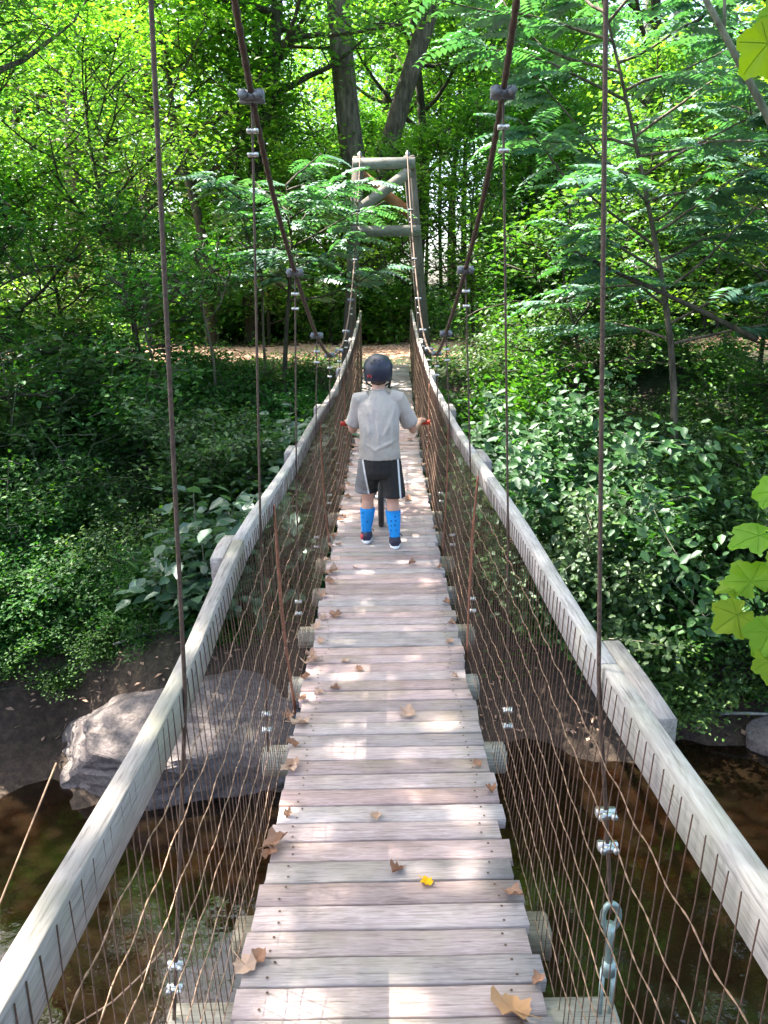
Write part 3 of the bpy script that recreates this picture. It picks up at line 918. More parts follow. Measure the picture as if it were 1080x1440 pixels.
def leaves(P, D, N, size, shape='rhomb'):
    P = np.asarray(P, float); D = unit(np.asarray(D, float)); N = np.asarray(N, float)
    S = unit(np.cross(D, N)); N = np.cross(S, D)
    size = np.broadcast_to(np.asarray(size, float), (len(P),))
    if shape == 'rhomb':
        loc = np.array([(0, 0, 0), (.48, .30, .07), (1, 0, -.05), (.48, -.30, .07)])
        f = np.array([[0, 1, 2, 3]])
    else:
        loc = np.array([(0, 0, 0), (.28, .29, .06), (.68, .22, .05), (1, 0, -.08), (.68, -.22, .05), (.28, -.29, .06)])
        f = np.array([[0, 1, 2, 3], [0, 3, 4, 5]])
    V = P[:, None, :] + size[:, None, None] * (loc[None, :, 0:1] * D[:, None, :] + loc[None, :, 1:2] * S[:, None, :] + loc[None, :, 2:3] * N[:, None, :])
    m = len(loc)
    faces = (np.arange(len(P))[:, None, None] * m + f[None]).reshape(-1, 4)
    return V.reshape(-1, 3), faces


def leaf_mesh(name, P, D, N, size, mat, shape='rhomb'):
    V, f = leaves(P, D, N, size, shape)
    return np_mesh(name, V, f, mat)


def cluster(anchors, dirs, n, spread, r, flat=0.5):
    A = np.repeat(np.asarray(anchors), n, 0); Dd = np.repeat(np.asarray(dirs), n, 0)
    off = r.normal(0, 1, A.shape) * spread; off[:, 2] *= flat
    P = A + off
    az = r.uniform(0, 2 * np.pi, len(P))
    D = np.stack([np.cos(az), np.sin(az), r.normal(-0.25, 0.3, len(P))], 1) + Dd * 0.5
    N = np.stack([r.normal(0, .42, len(P)), r.normal(0, .42, len(P)), np.ones(len(P))], 1)
    return P, D, N


def limb_path(p, d, L, r, n=5, up=0.15, wig=0.12):
    pts = [np.array(p, float)]; d = np.array(d, float); d /= np.linalg.norm(d)
    for _ in range(n):
        d = d + r.normal(0, wig, 3) + np.array([0, 0, up / n * 2]); d /= np.linalg.norm(d)
        pts.append(pts[-1] + d * L / n)
    return np.array(pts), d


def make_tree(seed, trunk_pts, r0, mat_leaf, mat_bark, cb, n_limb, limb_len, leaf_n, leaf_size, spread=0.32, up=0.25, r1=None, sub=5, name='tree', flat=0.5, shape='rhomb'):
    """returns (trunk mesh, crown mesh) about the trunk base; limbs belong to the trunk mesh"""
    r = np.random.default_rng(seed)
    tp = np.asarray(trunk_pts, float)
    tq = np.linspace(0, 1, 16); ts = np.linspace(0, 1, len(tp))
    T = np.stack([spline(tq, ts, tp[:, i]) if len(tp) > 2 else np.interp(tq, ts, tp[:, i]) for i in range(3)], 1)
    H = T[-1, 2]
    r1 = r0 * 0.12 if r1 is None else r1
    rad = r1 + (r0 - r1) * (1 - tq) ** 0.9; rad[0] *= 1.2
    mb = MB().tube(T, rad, 12 if r0 > 0.15 else 8)
    anc, dirs = [], []
    for i in range(n_limb):
        f = cb + (1 - cb) * ((i + r.uniform(0, 1)) / n_limb)
        p = np.array([np.interp(f, tq, T[:, k]) for k in range(3)]); rr = np.interp(f, tq, rad)
        az = i * 2.4 + r.uniform(-.5, .5)
        d = np.array([math.cos(az), math.sin(az), r.uniform(0.05, 0.75)])
        g = (f - cb) / max(1e-3, 1 - cb)
        L = limb_len * (1 - 0.62 * g ** 1.5) * r.uniform(0.75, 1.15)
        pts, de = limb_path(p, d, L, r, 6, up)
        mb.tube(pts, np.linspace(min(rr * 0.6, 0.05 + 0.02 * L), 0.012, 7), 6, False)
        for j in range(sub):
            k = r.uniform(0.3, 1.0); q = np.array([np.interp(k, np.linspace(0, 1, 7), pts[:, c]) for c in range(3)])
            az2 = r.uniform(0, 6.28)
            d2 = de * 0.7 + np.array([math.cos(az2), math.sin(az2), r.uniform(-.2, .45)])
            p2, e2 = limb_path(q, d2, L * r.uniform(0.25, 0.5), r, 4, 0.05)
            mb.tube(p2, np.linspace(0.016, 0.006, 5), 4, False)
            for z in (1, 2, 3, 4):
                anc.append(p2[z]); dirs.append(e2)
    anc = np.array(anc); dirs = np.array(dirs)
    n = max(1, int(leaf_n / len(anc)))
    P, D, N = cluster(anc, dirs, n, spread, r, flat)
    cm = leaf_mesh(name + '_crown', P, D, N, r.uniform(0.7, 1.25, len(P)) * leaf_size, mat_leaf, shape)
    return mb.mesh(name + '_trunk', mat_bark, True), cm


def plant_tree(meshes, loc, rz, sc, label, group=None, name='forest_tree', cat='tree', tilt=0.0):
    e = empty(name, loc, rz); e.rotation_euler = (tilt, 0, rz)
    e.scale = (sc, sc, sc) if not hasattr(sc, '__len__') else sc
    tag(e, label, cat, group)
    link('trunk', meshes[0], e); link('crown', meshes[1], e)
    return e


def pinnate(anchors, dirs, r, frond_len=0.5, pairs=9, lf=0.085):
    P, D, N, S = [], [], [], []
    for a, d in zip(anchors, dirs):
        d = np.array(d, float); d[2] *= 0.4; d /= np.linalg.norm(d)
        side = np.cross(d, [0, 0, 1.0]); side /= np.linalg.norm(side) + 1e-9
        roll = r.normal(0, 0.25); up = np.array([0, 0, 1.0]) + side * roll
        side = np.cross(d, up); side /= np.linalg.norm(side)
        L = frond_len * r.uniform(0.7, 1.2); dr = r.uniform(0.15, 0.55)
        for k in range(pairs):
            t = (k + 1.2) / (pairs + 0.5)
            p = a + d * L * t + np.array([0, 0, 0.10 * t - dr * t * t]) * L
            w = math.sin(math.pi * (0.18 + 0.74 * t)) ** 0.6
            for s in (-1, 1):
                P.append(p); D.append(side * s * 0.95 + d * 0.42 + np.array([0, 0, -0.22 - r.uniform(0, .2)])); N.append(up + r.normal(0, .12, 3)); S.append(lf * w)
    return np.array(P), np.array(D), np.array(N), np.array(S)


def make_pinnate(seed, trunk_pts, r0, cb, n_limb, limb_len, fronds, mat_leaf, mat_bark, name, frond_len=0.55, lf=0.1, pairs=9):
    r = np.random.default_rng(seed)
    tp = np.asarray(trunk_pts, float); tq = np.linspace(0, 1, 14); ts = np.linspace(0, 1, len(tp))
    T = np.stack([spline(tq, ts, tp[:, i]) for i in range(3)], 1)
    rad = r0 * (1 - 0.85 * tq)
    mb = MB().tube(T, rad, 8)
    anc, dirs = [], []
    for i in range(n_limb):
        f = cb + (1 - cb) * (i + r.uniform(0, 1)) / n_limb
        p = np.array([np.interp(f, tq, T[:, k]) for k in range(3)])
        az = i * 2.4 + r.uniform(-.6, .6)
        d = np.array([math.cos(az), math.sin(az), r.uniform(0.1, 0.5)])
        pts, de = limb_path(p, d, limb_len * r.uniform(.6, 1.15), r, 6, 0.05)
        mb.tube(pts, np.linspace(0.02, 0.007, 7), 5, False)
        for j in range(fronds):
            k = r.uniform(0.25, 1.0); q = np.array([np.interp(k, np.linspace(0, 1, 7), pts[:, c]) for c in range(3)])
            a2 = math.atan2(de[1], de[0]) + r.normal(0, 1.0)
            anc.append(q); dirs.append(np.array([math.cos(a2), math.sin(a2), r.uniform(-.1, .6)]))
    P, D, N, S = pinnate(anc, dirs, r, frond_len, pairs, lf)
    return mb.mesh(name + '_trunk', mat_bark, True), leaf_mesh(name + '_crown', P, D, N, S, mat_leaf)


def make_shrub(seed, h, w, stems, leaf_n, leaf_size, mat_leaf, name, spread=0.13, flat=0.6, mat_bark=None, droop=0.0):
    r = np.random.default_rng(seed)
    mb = MB(); anc, dirs = [], []
    for i in range(stems):
        az = i * 2.4 + r.uniform(-.4, .4); out = r.uniform(0.1, 1.0)
        d = np.array([math.cos(az) * out * w / h, math.sin(az) * out * w / h, 1.0])
        pts, de = limb_path((r.normal(0, .06), r.normal(0, .06), -0.1), d, h * r.uniform(.65, 1.1), r, 6, -0.25 * out - droop, 0.16)
        mb.tube(pts, np.linspace(0.012, 0.004, 7), 5, False)
        for k in range(2, 7):
            anc.append(pts[k]); dirs.append(de)
            if r.uniform() < 0.75:
                a2 = r.uniform(0, 6.28)
                p2, e2 = limb_path(pts[k], (math.cos(a2), math.sin(a2), r.uniform(-.2, .4)), h * 0.32 * r.uniform(.5, 1.2), r, 3, 0)
                mb.tube(p2, np.linspace(0.006, 0.003, 4), 4, False)
                anc += [p2[1], p2[2], p2[3]]; dirs += [e2] * 3
    P, D, N = cluster(anc, dirs, max(1, int(leaf_n / len(anc))), spread, r, flat)
    ok = P[:, 2] > 0.02
    P, D, N = P[ok], D[ok], N[ok]
    return mb.mesh(name + '_stems', mat_bark or M['twig'], True), leaf_mesh(name + '_foliage', P, D, N, r.uniform(.65, 1.25, len(P)) * leaf_size, mat_leaf, 'ovate')


def plant_shrub(meshes, loc, rz, sc, label, group=None, name='shrub', cat='shrub', tilt=(0, 0)):
    e = empty(name, loc); e.rotation_euler = (tilt[0], tilt[1], rz)
    e.scale = (sc, sc, sc)
    tag(e, label, cat, group)
    link('stems', meshes[0], e); link('foliage', meshes[1], e)
    return e


def G(x, y, dz=-0.05): return (x, y, float(gz(x, y)) + dz)


# ---- forest beyond the path
protos = []
for i in range(7):
    r = np.random.default_rng(40 + i)
    H = [13, 15, 11, 14, 12, 9, 10][i]
    tp = [(0, 0, -0.4), (r.normal(0, .15), r.normal(0, .15), H * .35), (r.normal(0, .5), r.normal(0, .5), H * .7), (r.normal(0, .8), r.normal(0, .8), H)]
    ml = [M['lf_light'], M['lf_mid'], M['lf_light'], M['lf_mid'], M['lf_light'], M['lf_mid'], M['lf_light']][i]
    protos.append(make_tree(60 + i, tp, [.13, .16, .11, .14, .10, .08, .09][i], ml, M['bark_dark' if i % 2 else 'bark'], [0.22, .30, .14, .25, .18, .1, .12][i],
                            [26, 28, 24, 26, 24, 22, 22][i], [3.0, 3.4, 2.8, 3.2, 2.6, 2.3, 2.4][i], 8800, 0.15, 0.34, name='forest_tree%d' % i))

placed = []
def try_place(x, y, md):
    for (a, b) in placed:
        if (a - x) ** 2 + (b - y) ** 2 < md * md: return False
    placed.append((x, y)); return True


rr = random.Random(21)
cnt = 0; tries = 0
while cnt < 66 and tries < 4000:
    tries += 1
    y = 19.0 + 40 * rr.random() ** 1.4
    x = rr.uniform(-1, 1) * (0.62 * y + 5)
    if y < 22 and abs(x - 0.2) < 3.4: continue
    if y < 20 and abs(x) < 6: continue
    if y < 26 and rr.random() < 0.5: continue
    if not try_place(x, y, 2.3 + y * 0.03): continue
    i = rr.randrange(7)
    plant_tree(protos[i], G(x, y, -0.1), rr.uniform(0, 6.28), rr.uniform(0.85, 1.3), '%s forest tree standing %s the dirt path, %s' % ('yellow-green leafy' if i in (0, 2, 4, 6) else 'mid-green leafy', 'just beyond' if y < 27 else 'far behind', 'left of the tower' if x < 0 else 'right of the tower'), 'forest trees beyond the path', tilt=rr.uniform(-.06, .06))
    cnt += 1

# ---- named trees
def rel(pts, base): return [tuple(np.array(p) - np.array(base)) for p in pts]

b = Vector(G(*(lambda p: (p.x, p.y))(at(506, 440, 19.0))))
pts = [b - Vector((0, 0, .4)), at(505, 300, 19.0), at(492, 190, 19.0), at(474, -10, 19.0), at(466, -150, 19.2), at(462, -300, 19.4)]
plant_tree(make_tree(201, rel(pts, b), 0.34, M['lf_mid'], M['bark'], 0.62, 16, 4.2, 7000, 0.16, 0.36, name='big_tree', r1=0.16), b, 0, 1, 'thick straight brown trunk rising behind the far tower', name='tall_tree')
b = Vector(G(*(lambda p: (p.x, p.y))(at(528, 440, 20.5))))
pts = [b - Vector((0, 0, .4)), at(532, 330, 20.5), at(548, 205, 20.5), at(578, 100, 20.5), at(612, -10, 20.5), at(640, -140, 20.5), at(650, -280, 20.5)]
plant_tree(make_tree(202, rel(pts, b), 0.27, M['lf_light'], M['bark'], 0.66, 14, 4.0, 6000, 0.16, 0.36, name='lean_tree', r1=0.16), b, 0, 1, 'thick trunk leaning right behind the tower crossbar', name='leaning_tree')
b = Vector(G(*(lambda p: (p.x, p.y))(at(352, 440, 18.6))))
pts = [b - Vector((0, 0, .4)), at(356, 330, 18.6), at(364, 200, 18.6), at(382, 120, 18.6), at(390, -10, 18.6), at(402, -150, 18.6)]
plant_tree(make_tree(203, rel(pts, b), 0.19, M['lf_mid'], M['bark_dark'], 0.55, 16, 3.4, 6000, 0.15, 0.34, name='dark_tree', r1=0.10), b, 0, 1, 'dark crooked trunk left of the thick brown trunk', name='crooked_tree')
b = Vector(G(*(lambda p: (p.x, p.y))(at(292, 420, 17.9))))
pts = [b - Vector((0, 0, .3)), at(282, 320, 17.9), at(248, 200, 17.9), at(236, 90, 17.9), at(205, -40, 17.9)]
plant_tree(make_tree(204, rel(pts, b), 0.13, M['lf_light'], M['bark_dark'], 0.35, 22, 2.6, 7000, 0.13, 0.30, name='thin_lean'), b, 0, 1, 'thin dark trunk leaning left at the edge of the path', name='leaning_sapling')
for (u, lab, r0) in ((957, 'pale grey smooth trunk high on the right slope, the thicker of a pair', 0.42), (914, 'pale grey smooth trunk high on the right slope, the thinner of a pair', 0.30)):
    p = at(u, 60, 36)
    b = Vector(G(p.x, 36))
    pts = [b - Vector((0, 0, .4)), at(u - 4, 200, 36), at(u, 60, 36), at(u + 2, -60, 36), at(u + 4, -200, 36)]
    plant_tree(make_tree(205 + u, rel(pts, b), r0, M['lf_light'], M['bark_grey'], 0.7, 14, 4, 5000, 0.2, 0.4, name='pale_tree', r1=0.2), b, 0, 1, lab, name='pale_tree')
for k, (u, v1, Y, r0) in enumerate([(622, 120, 26, .07), (640, 100, 28, .09), (655, 90, 26, .11), (668, 120, 30, .08), (745, 40, 27, .20), (598, 150, 30, .07), (690, 140, 31, .09), (772, 60, 33, .14), (105, 100, 19.3, .22), (208, 120, 22, .15), (20, 60, 24, .16), (150, 90, 25, .13)]):
    p = at(u, 430, Y); b = Vector(G(p.x, Y))
    pts = [b - Vector((0, 0, .3)), at(u + rr.uniform(-6, 6), 280, Y), at(u + rr.uniform(-9, 9), v1, Y), at(u + rr.uniform(-14, 14), v1 - 190, Y)]
    left = u < 300
    plant_tree(make_tree(220 + k, rel(pts, b), r0, M['lf_light' if k % 2 else 'lf_mid'], M['bark' if left else 'bark_dark'], 0.42, 16, 2.4, 3600, 0.15, 0.32, name='trunk_tree%d' % k), b, 0, 1,
               'brown trunk standing among bushes on the left beyond the path' if left else 'thin dark bare trunk in the shaded stand right of the tower',
               'brown trunks left of the path' if left else 'thin dark trunks right of the tower', name='woodland_tree')

# ---- understorey beyond the path
ush = [make_shrub(300 + i, [2.2, 1.6, 2.6][i], [1.5, 1.4, 1.6][i], 14, 2600, 0.13, [M['lf_mid'], M['lf_light'], M['lf_mid']][i], 'under%d' % i, 0.22) for i in range(3)]
cnt = 0
while cnt < 60:
    y = 18.6 + 16 * rr.random() ** 1.3; x = rr.uniform(-1, 1) * (0.55 * y + 2)
    if y < 20 and abs(x - 0.2) < 1.2: continue
    plant_shrub(ush[rr.randrange(3)], G(x, y), rr.uniform(0, 6.28), rr.uniform(0.6, 1.25), 'bushy understorey shrub %s the dirt path, %s' % ('lining the far edge of' if y < 21.5 else 'deep in the forest behind', 'left of the tower' if x < 0 else 'right of the tower'), 'understorey shrubs beyond the path')
    cnt += 1

sm = []
for i in range(4):
    r = np.random.default_rng(340 + i); H = [4.6, 5.6, 3.8, 6.2][i]
    tp = [(0, 0, -.2), (r.normal(0, .1), r.normal(0, .1), H * .35), (r.normal(0, .25), r.normal(0, .25), H * .7), (r.normal(0, .3), r.normal(0, .3), H)]
    sm.append(make_tree(345 + i, tp, 0.05, [M['lf_light'], M['lf_mid'], M['lf_light'], M['lf_light']][i], M['bark_dark'], 0.1, 26, 1.9, 6000, 0.13, 0.26, name='small_tree%d' % i))
cnt = 0
while cnt < 40:
    y = 18.4 + 17 * rr.random() ** 1.4; x = rr.uniform(-1, 1) * (0.55 * y + 2)
    if y < 23 and -1.6 < x < 2.6: continue
    plant_tree(sm[rr.randrange(4)], G(x, y), rr.uniform(0, 6.28), rr.uniform(0.8, 1.2), 'small low-branched understorey tree %s the dirt path, %s' % ('just beyond' if y < 23 else 'deep behind', 'left of the tower' if x < 0 else 'right of the tower'), 'small trees beyond the path', name='small_tree')
    cnt += 1

for (x, y, i, sc) in ((-0.75, 18.2, 0, 0.8), (0.1, 18.4, 1, 0.9), (0.95, 18.3, 2, 0.75), (-1.6, 18.5, 2, 0.9)):
    plant_shrub(ush[i], G(x, y), x * 3, sc, 'green bush at the foot of the trunks seen through the far tower', 'bushes behind the tower')

for (x, y, i, sc) in ((-1.15, 18.0, 2, 1.0), (0.75, 18.3, 0, 0.95), (-2.6, 18.2, 3, 0.9), (2.2, 18.6, 1, 0.9)):
    plant_tree(sm[i], G(x, y), x * 5, sc, 'leafy small tree hiding the lower trunks behind the far tower', 'small trees behind the tower', name='small_tree')

# ---- pinnate leaved small trees
b = Vector(G(3.75, 9.6))
pts = [(0, 0, -.3), (-0.12, 0.05, 1.6), (-0.45, 0.1, 3.2), (-0.95, 0.1, 4.9), (-1.5, 0.0, 6.4)]
plant_tree(make_pinnate(401, pts, 0.055, 0.30, 34, 2.1, 14, M['lf_blue'], M['bark'], 'walnut', 0.66, 0.15, 10), b, 0, 1, 'small tree with blue-green feathery compound leaves on the right bank', name='feathery_tree')
b = Vector(G(5.6, 11.2))
pts = [(0, 0, -.3), (0.1, 0.05, 1.8), (-0.1, 0.1, 3.6), (-0.3, 0.1, 5.4), (-0.6, 0.0, 7.2)]
plant_tree(make_pinnate(402, pts, 0.06, 0.26, 34, 2.2, 13, M['lf_blue'], M['bark'], 'walnut_b', 0.66, 0.15, 10), b, 0, 1, 'taller feathery-leaved tree behind the small one on the right bank', name='feathery_tree')
b = Vector(G(-1.62, 12.55))
pts = [(0, 0, -.3), (0.1, 0.0, 0.9), (0.2, 0.0, 1.7), (0.25, 0.1, 2.5), (0.2, 0.1, 3.2)]
plant_tree(make_pinnate(403, pts, 0.045, 0.42, 20, 1.6, 12, M['lf_blue'], M['bark_dark'], 'walnut_c', 0.60, 0.14, 9), b, 0, 1, 'slim sapling with layered blue-green compound leaves left of the tower', name='feathery_sapling')
b = Vector(G(-6.3, 12.6))
pts = [(0, 0, -.3), (0.1, 0.0, 1.8), (-0.1, 0.0, 3.4), (0.1, 0.1, 5.2), (0.2, 0.1, 6.6)]
plant_tree(make_tree(404, pts, 0.075, M['lf_mid'], M['bark_dark'], 0.16, 30, 2.3, 9000, 0.10, 0.24, name='bank_tree'), b, 0, 1, 'leafy small tree on the left bank in front of the path', name='bank_tree')
b = Vector(G(-4.3, 14.0))
pts = [(0, 0, -.3), (-0.2, 0.0, 1.8), (-0.5, 0.0, 3.6), (-0.4, 0.1, 5.4)]
plant_tree(make_tree(405, pts, 0.06, M['lf_light'], M['bark_dark'], 0.35, 24, 2.0, 6500, 0.10, 0.24, name='bank_tree_b'), b, 0, 1, 'slender small tree with yellow-green leaves beside the path on the left', name='bank_tree')
for (x, y, i, sc, lab) in ((-7.4, 13.4, 0, 1.0, 'bushy yellow-green tree on the left bank edge, hiding the path'), (-5.3, 13.2, 2, 0.8, 'round low tree in front of the path on the left bank'), (4.4, 13.3, 1, 0.85, 'round mid-green tree in front of the path on the right bank'), (6.4, 13.2, 3, 0.9, 'taller yellow-green tree in front of the path on the right bank'), (-9.2, 11.6, 3, 0.95, 'broad yellow-green tree on the left bank slope')):
    plant_tree(sm[i], G(x, y), x, sc, lab, name='bank_tree')
for k, (x, y, h) in enumerate([(-2.55, 11.6, 2.3), (-3.3, 11.2, 2.2), (-1.9, 12.8, 2.4)]):
    pts = [(0, 0, -.2), (0.05, 0, h * .4), (-0.06, 0, h * .75), (0.1, 0, h)]
    plant_tree(make_tree(410 + k, pts, 0.028, M['lf_mid'], M['bark'], 0.5, 10, 0.9, 900, 0.09, 0.16, name='sapling%d' % k), G(x, y), k, 1, 'thin bare-stemmed sapling standing in front of the path on the left bank', 'saplings on the left bank', name='sapling')

# ---- shrubs on the banks
rsh = [make_shrub(320 + i, [1.5, 1.2, 1.7, 1.3][i], [1.3, 1.2, 1.3, 1.4][i], 12, [4200, 3400, 4200, 3800][i], [0.085, 0.065, 0.095, 0.075][i], [M['lf_dark'], M['lf_bank'], M['lf_dark'], M['lf_bank']][i], 'rshrub%d' % i, 0.12, 0.6, droop=0.15) for i in range(4)]
cnt = 0; pl = []
while cnt < 34:
    x = rr.uniform(1.25, 9.5); y = rr.uniform(7.2, 13.2)
    sc = rr.choice((0.6, 0.75, 0.9, 1.1, 1.25)); sc *= 0.75 if y > 11.5 else 1
    if x < 1.7 and y > 12: continue
    if any((x - a) ** 2 + (y - b_) ** 2 < (0.45 * (sc + s_)) ** 2 for a, b_, s_ in pl): continue
    pl.append((x, y, sc))
    lab = '%s dark glossy-leaved shrub %s' % ('large' if sc > 1 else 'small', 'overhanging the water from the right bank' if y < 8.2 else ('beside the right railing on the bank slope' if x < 2.6 else ('at the top of the right bank below the path' if y > 11.3 else 'crowding the middle of the right bank slope')))
    plant_shrub(rsh[rr.randrange(4)], G(x, y), rr.uniform(0, 6.28), sc, lab, 'shrubs on the right bank', tilt=(rr.uniform(0, .35), rr.uniform(-.15, .15)))
    cnt += 1
lsh = [make_shrub(340 + i, [0.8, 0.65, 0.95, 0.7][i], [1.0, 0.9, 1.0, 1.0][i], 16, [3200, 2600, 3600, 2800][i], [0.07, 0.06, 0.075, 0.06][i], [M['lf_herb'], M['lf_bank'], M['lf_herb'], M['lf_herb']][i], 'lshrub%d' % i, 0.12, 0.7) for i in range(4)]
cnt = 0; pl = []
while cnt < 54:
    x = rr.uniform(-9.5, -1.0); y = rr.uniform(7.7, 13.9)
    if y > 13 and x > -1.6: continue
    if any((x - a) ** 2 + (y - b_) ** 2 < 0.42 for a, b_ in pl): continue
    pl.append((x, y))
    sc = rr.uniform(0.7, 1.25) * (0.7 if y > 12 else 1)
    lab = '%s leafy plant %s' % ('bushy knee-high' if sc > 0.95 else 'low', 'above the muddy shore of the left bank' if y < 9 else ('beside the left railing on the bank slope' if x > -2.4 else ('at the top of the left bank below the path' if y > 11.8 else 'covering the middle of the left bank slope')))
    plant_shrub(lsh[rr.randrange(4)], G(x, y), rr.uniform(0, 6.28), sc, lab, 'low plants on the left bank', name='bank_plant', cat='plant', tilt=(rr.uniform(0, .3), rr.uniform(-.15, .15)))
    cnt += 1
msh = [make_shrub(370 + i, [1.6, 1.3, 1.9][i], [1.2, 1.2, 1.2][i], 13, [3000, 2800, 3000][i], [0.085, 0.065, 0.105][i], [M['lf_bank'], M['lf_dark'], M['lf_dark']][i], 'mshrub%d' % i, 0.12, 0.6, droop=0.1) for i in range(3)]
for k, (x, y, i, sc) in enumerate([(-4.4, 8.6, 0, .75), (-5.6, 9.2, 1, 1.0), (-3.3, 9.3, 1, .8), (-4.6, 10.4, 2, .85), (-6.4, 10.6, 0, 1.0), (-3.6, 11.4, 1, .7), (-5.4, 12.0, 2, .8), (-7.2, 11.9, 1, 1.0), (-2.7, 10.2, 2, .6), (-4.5, 12.9, 0, .7), (-6.2, 13.1, 2, .8), (-7.8, 9.7, 2, 1.0), (-3.0, 8.4, 1, .6), (-5.0, 9.9, 2, 1.25), (-3.4, 10.6, 0, 1.1), (-6.9, 9.0, 1, 1.3), (-2.3, 9.2, 2, .8), (-4.0, 9.6, 1, 1.05)]):
    lab = '%s %s shrub among low plants %s' % ('waist-high' if sc < .78 else 'chest-high', ('mid-green', 'small-leaved dark', 'large-leaved dark')[i], 'below the path on the left bank' if y > 11 else 'on the lower left bank')
    plant_shrub(msh[i], G(x, y), k * 1.7, sc, lab, 'shrubs on the left bank', tilt=(rr.uniform(0, .3), 0))
for k, (x, y, i, sc) in enumerate([(-4.3, 7.75, 1, .8), (-3.6, 8.0, 3, .75), (-5.1, 7.6, 0, .7), (-2.75, 8.0, 1, .6), (-6.0, 7.8, 2, .8), (-1.25, 7.9, 3, .6), (-4.8, 7.15, 3, .5), (-4.2, 7.2, 0, .45), (-3.75, 7.35, 3, .4), (-5.4, 7.0, 1, .5), (-3.4, 7.5, 1, .5), (-4.6, 7.4, 0, .8), (-4.0, 7.55, 2, .8), (-5.3, 7.35, 2, .9), (-3.5, 7.75, 0, .9), (-6.0, 7.3, 3, .9), (-2.9, 7.75, 3, .7), (-4.9, 7.75, 1, 1.0)] + [(-4.1, 6.75, 0, .5), (-3.75, 6.95, 3, .55), (-3.3, 7.05, 1, .5), (-2.95, 7.2, 0, .5), (-3.55, 7.2, 2, .55), (-2.5, 7.25, 3, .55), (-2.1, 7.35, 1, .5), (-1.6, 7.3, 0, .5), (-4.4, 7.0, 2, .6), (-3.95, 7.25, 0, .6), (-2.75, 7.5, 2, .6), (-1.2, 7.45, 3, .55)] + [(rr.uniform(-8, -3.2), rr.uniform(7.2, 8.4), rr.randrange(4), rr.uniform(.5, .9)) for _ in range(22)] + [(rr.uniform(-2.9, -0.9), rr.uniform(7.9, 8.6), rr.randrange(4), rr.uniform(.5, .9)) for _ in range(7)]):
    lab = '%s green clump %s' % ('small' if sc < .6 else 'bushy', 'just behind the boulder on the left shore' if x > -3.0 and y < 7.8 else ('on the bare mud left of the boulder' if y < 7.4 else ('at the foot of the left bank beside the railing' if x > -3.0 else 'at the foot of the left bank above the mud')))
    plant_shrub(lsh[i], G(x, y), k, sc, lab, 'green clumps on the left shore', name='bank_plant', cat='plant')
for k, (x, y, i, sc) in enumerate([(2.3, 7.3, 1, .6), (3.4, 7.5, 0, .7), (4.6, 7.4, 2, .7), (1.6, 7.8, 3, .6), (5.4, 7.6, 1, .9), (2.9, 8.0, 2, .8), (2.0, 7.6, 0, .9), (3.9, 7.9, 2, 1.1), (4.2, 7.2, 3, .7), (3.0, 7.25, 3, .7)]):
    plant_shrub(rsh[i], G(x, y), k * 2, sc, '%s shrub spilling down to the waterline, %s' % (('dark large-leaved', 'green small-leaved')[i % 2], 'close beside the right railing' if x < 3 else 'on the right shore away from the railing'), 'shrubs along the right waterline', tilt=(0.4, 0))
for k in range(16):
    sd_ = -1 if k % 2 else 1
    x = sd_ * rr.uniform(1.5, 5.5); y = rr.uniform(6.85, 7.9); a = rr.uniform(0, 3.14); l = rr.uniform(.25, .7)
    pp = [(x + math.cos(a) * l * t, y + math.sin(a) * l * t * .5) for t in (-1, -.3, .4, 1)]
    tw = np.array([(px_, py_, float(gz(px_, py_)) + 0.02 + 0.05 * abs(t_)) for (px_, py_), t_ in zip(pp, (1, .2, .3, 1))])
    tag(MB().tube(tw, [.012, .01, .008, .004], 6).build('fallen_twig', M['bark_grey' if k % 3 else 'bark'], None, True), 'dead twig lying on the muddy %s shore' % ('left' if sd_ < 0 else 'right'), 'twig', 'twigs on the creek shore')
bt = []
for i in range(2):
    r = np.random.default_rng(390 + i); H = [3.4, 2.8][i]
    tp = [(0, 0, -.2), (r.normal(0, .1), r.normal(0, .1), H * .4), (r.normal(0, .2), r.normal(0, .2), H * .75), (r.normal(0, .25), r.normal(0, .25), H)]
    bt.append(make_tree(392 + i, tp, 0.035, M['lf_bank'], M['bark_dark'], 0.15, 22, 1.5, 3800, 0.095, 0.17, up=-0.1, name='bank_sapling%d' % i, shape='ovate'))
for (x, y, i, lab) in ((-5.4, 10.3, 0, 'dark leafy sapling arching over the left bank shrubs'), (-7.3, 8.9, 1, 'dark bushy sapling low on the left bank'), (-3.8, 12.3, 1, 'dark bushy sapling just below the path on the left bank'),
                       (5.3, 9.0, 0, 'dark leafy sapling overhanging the right bank shrubs'), (2.9, 11.6, 1, 'dark bushy sapling just below the path on the right bank'), (6.6, 10.6, 1, 'dark bushy sapling among the feathery trees on the right bank')):
    plant_tree(bt[i], G(x, y), x, 1.0, lab, name='bank_sapling')
pale = make_shrub(360, 1.5, 1.1, 16, 1300, 0.19, M['lf_pale'], 'pale_bush', 0.16, 0.6)
p = at(318, 800, 7.6)
plant_shrub(pale, G(p.x, 7.6), 0.4, 1.0, 'broad-leaved pale green bush beside the left railing over the creek', name='broad_leaf_bush')
p = at(415, 640, 9.2)
plant_shrub(pale, G(p.x, 9.2), 2.0, 0.85, 'broad-leaved blue-green bush hugging the left railing behind the pale one', name='broad_leaf_bush')

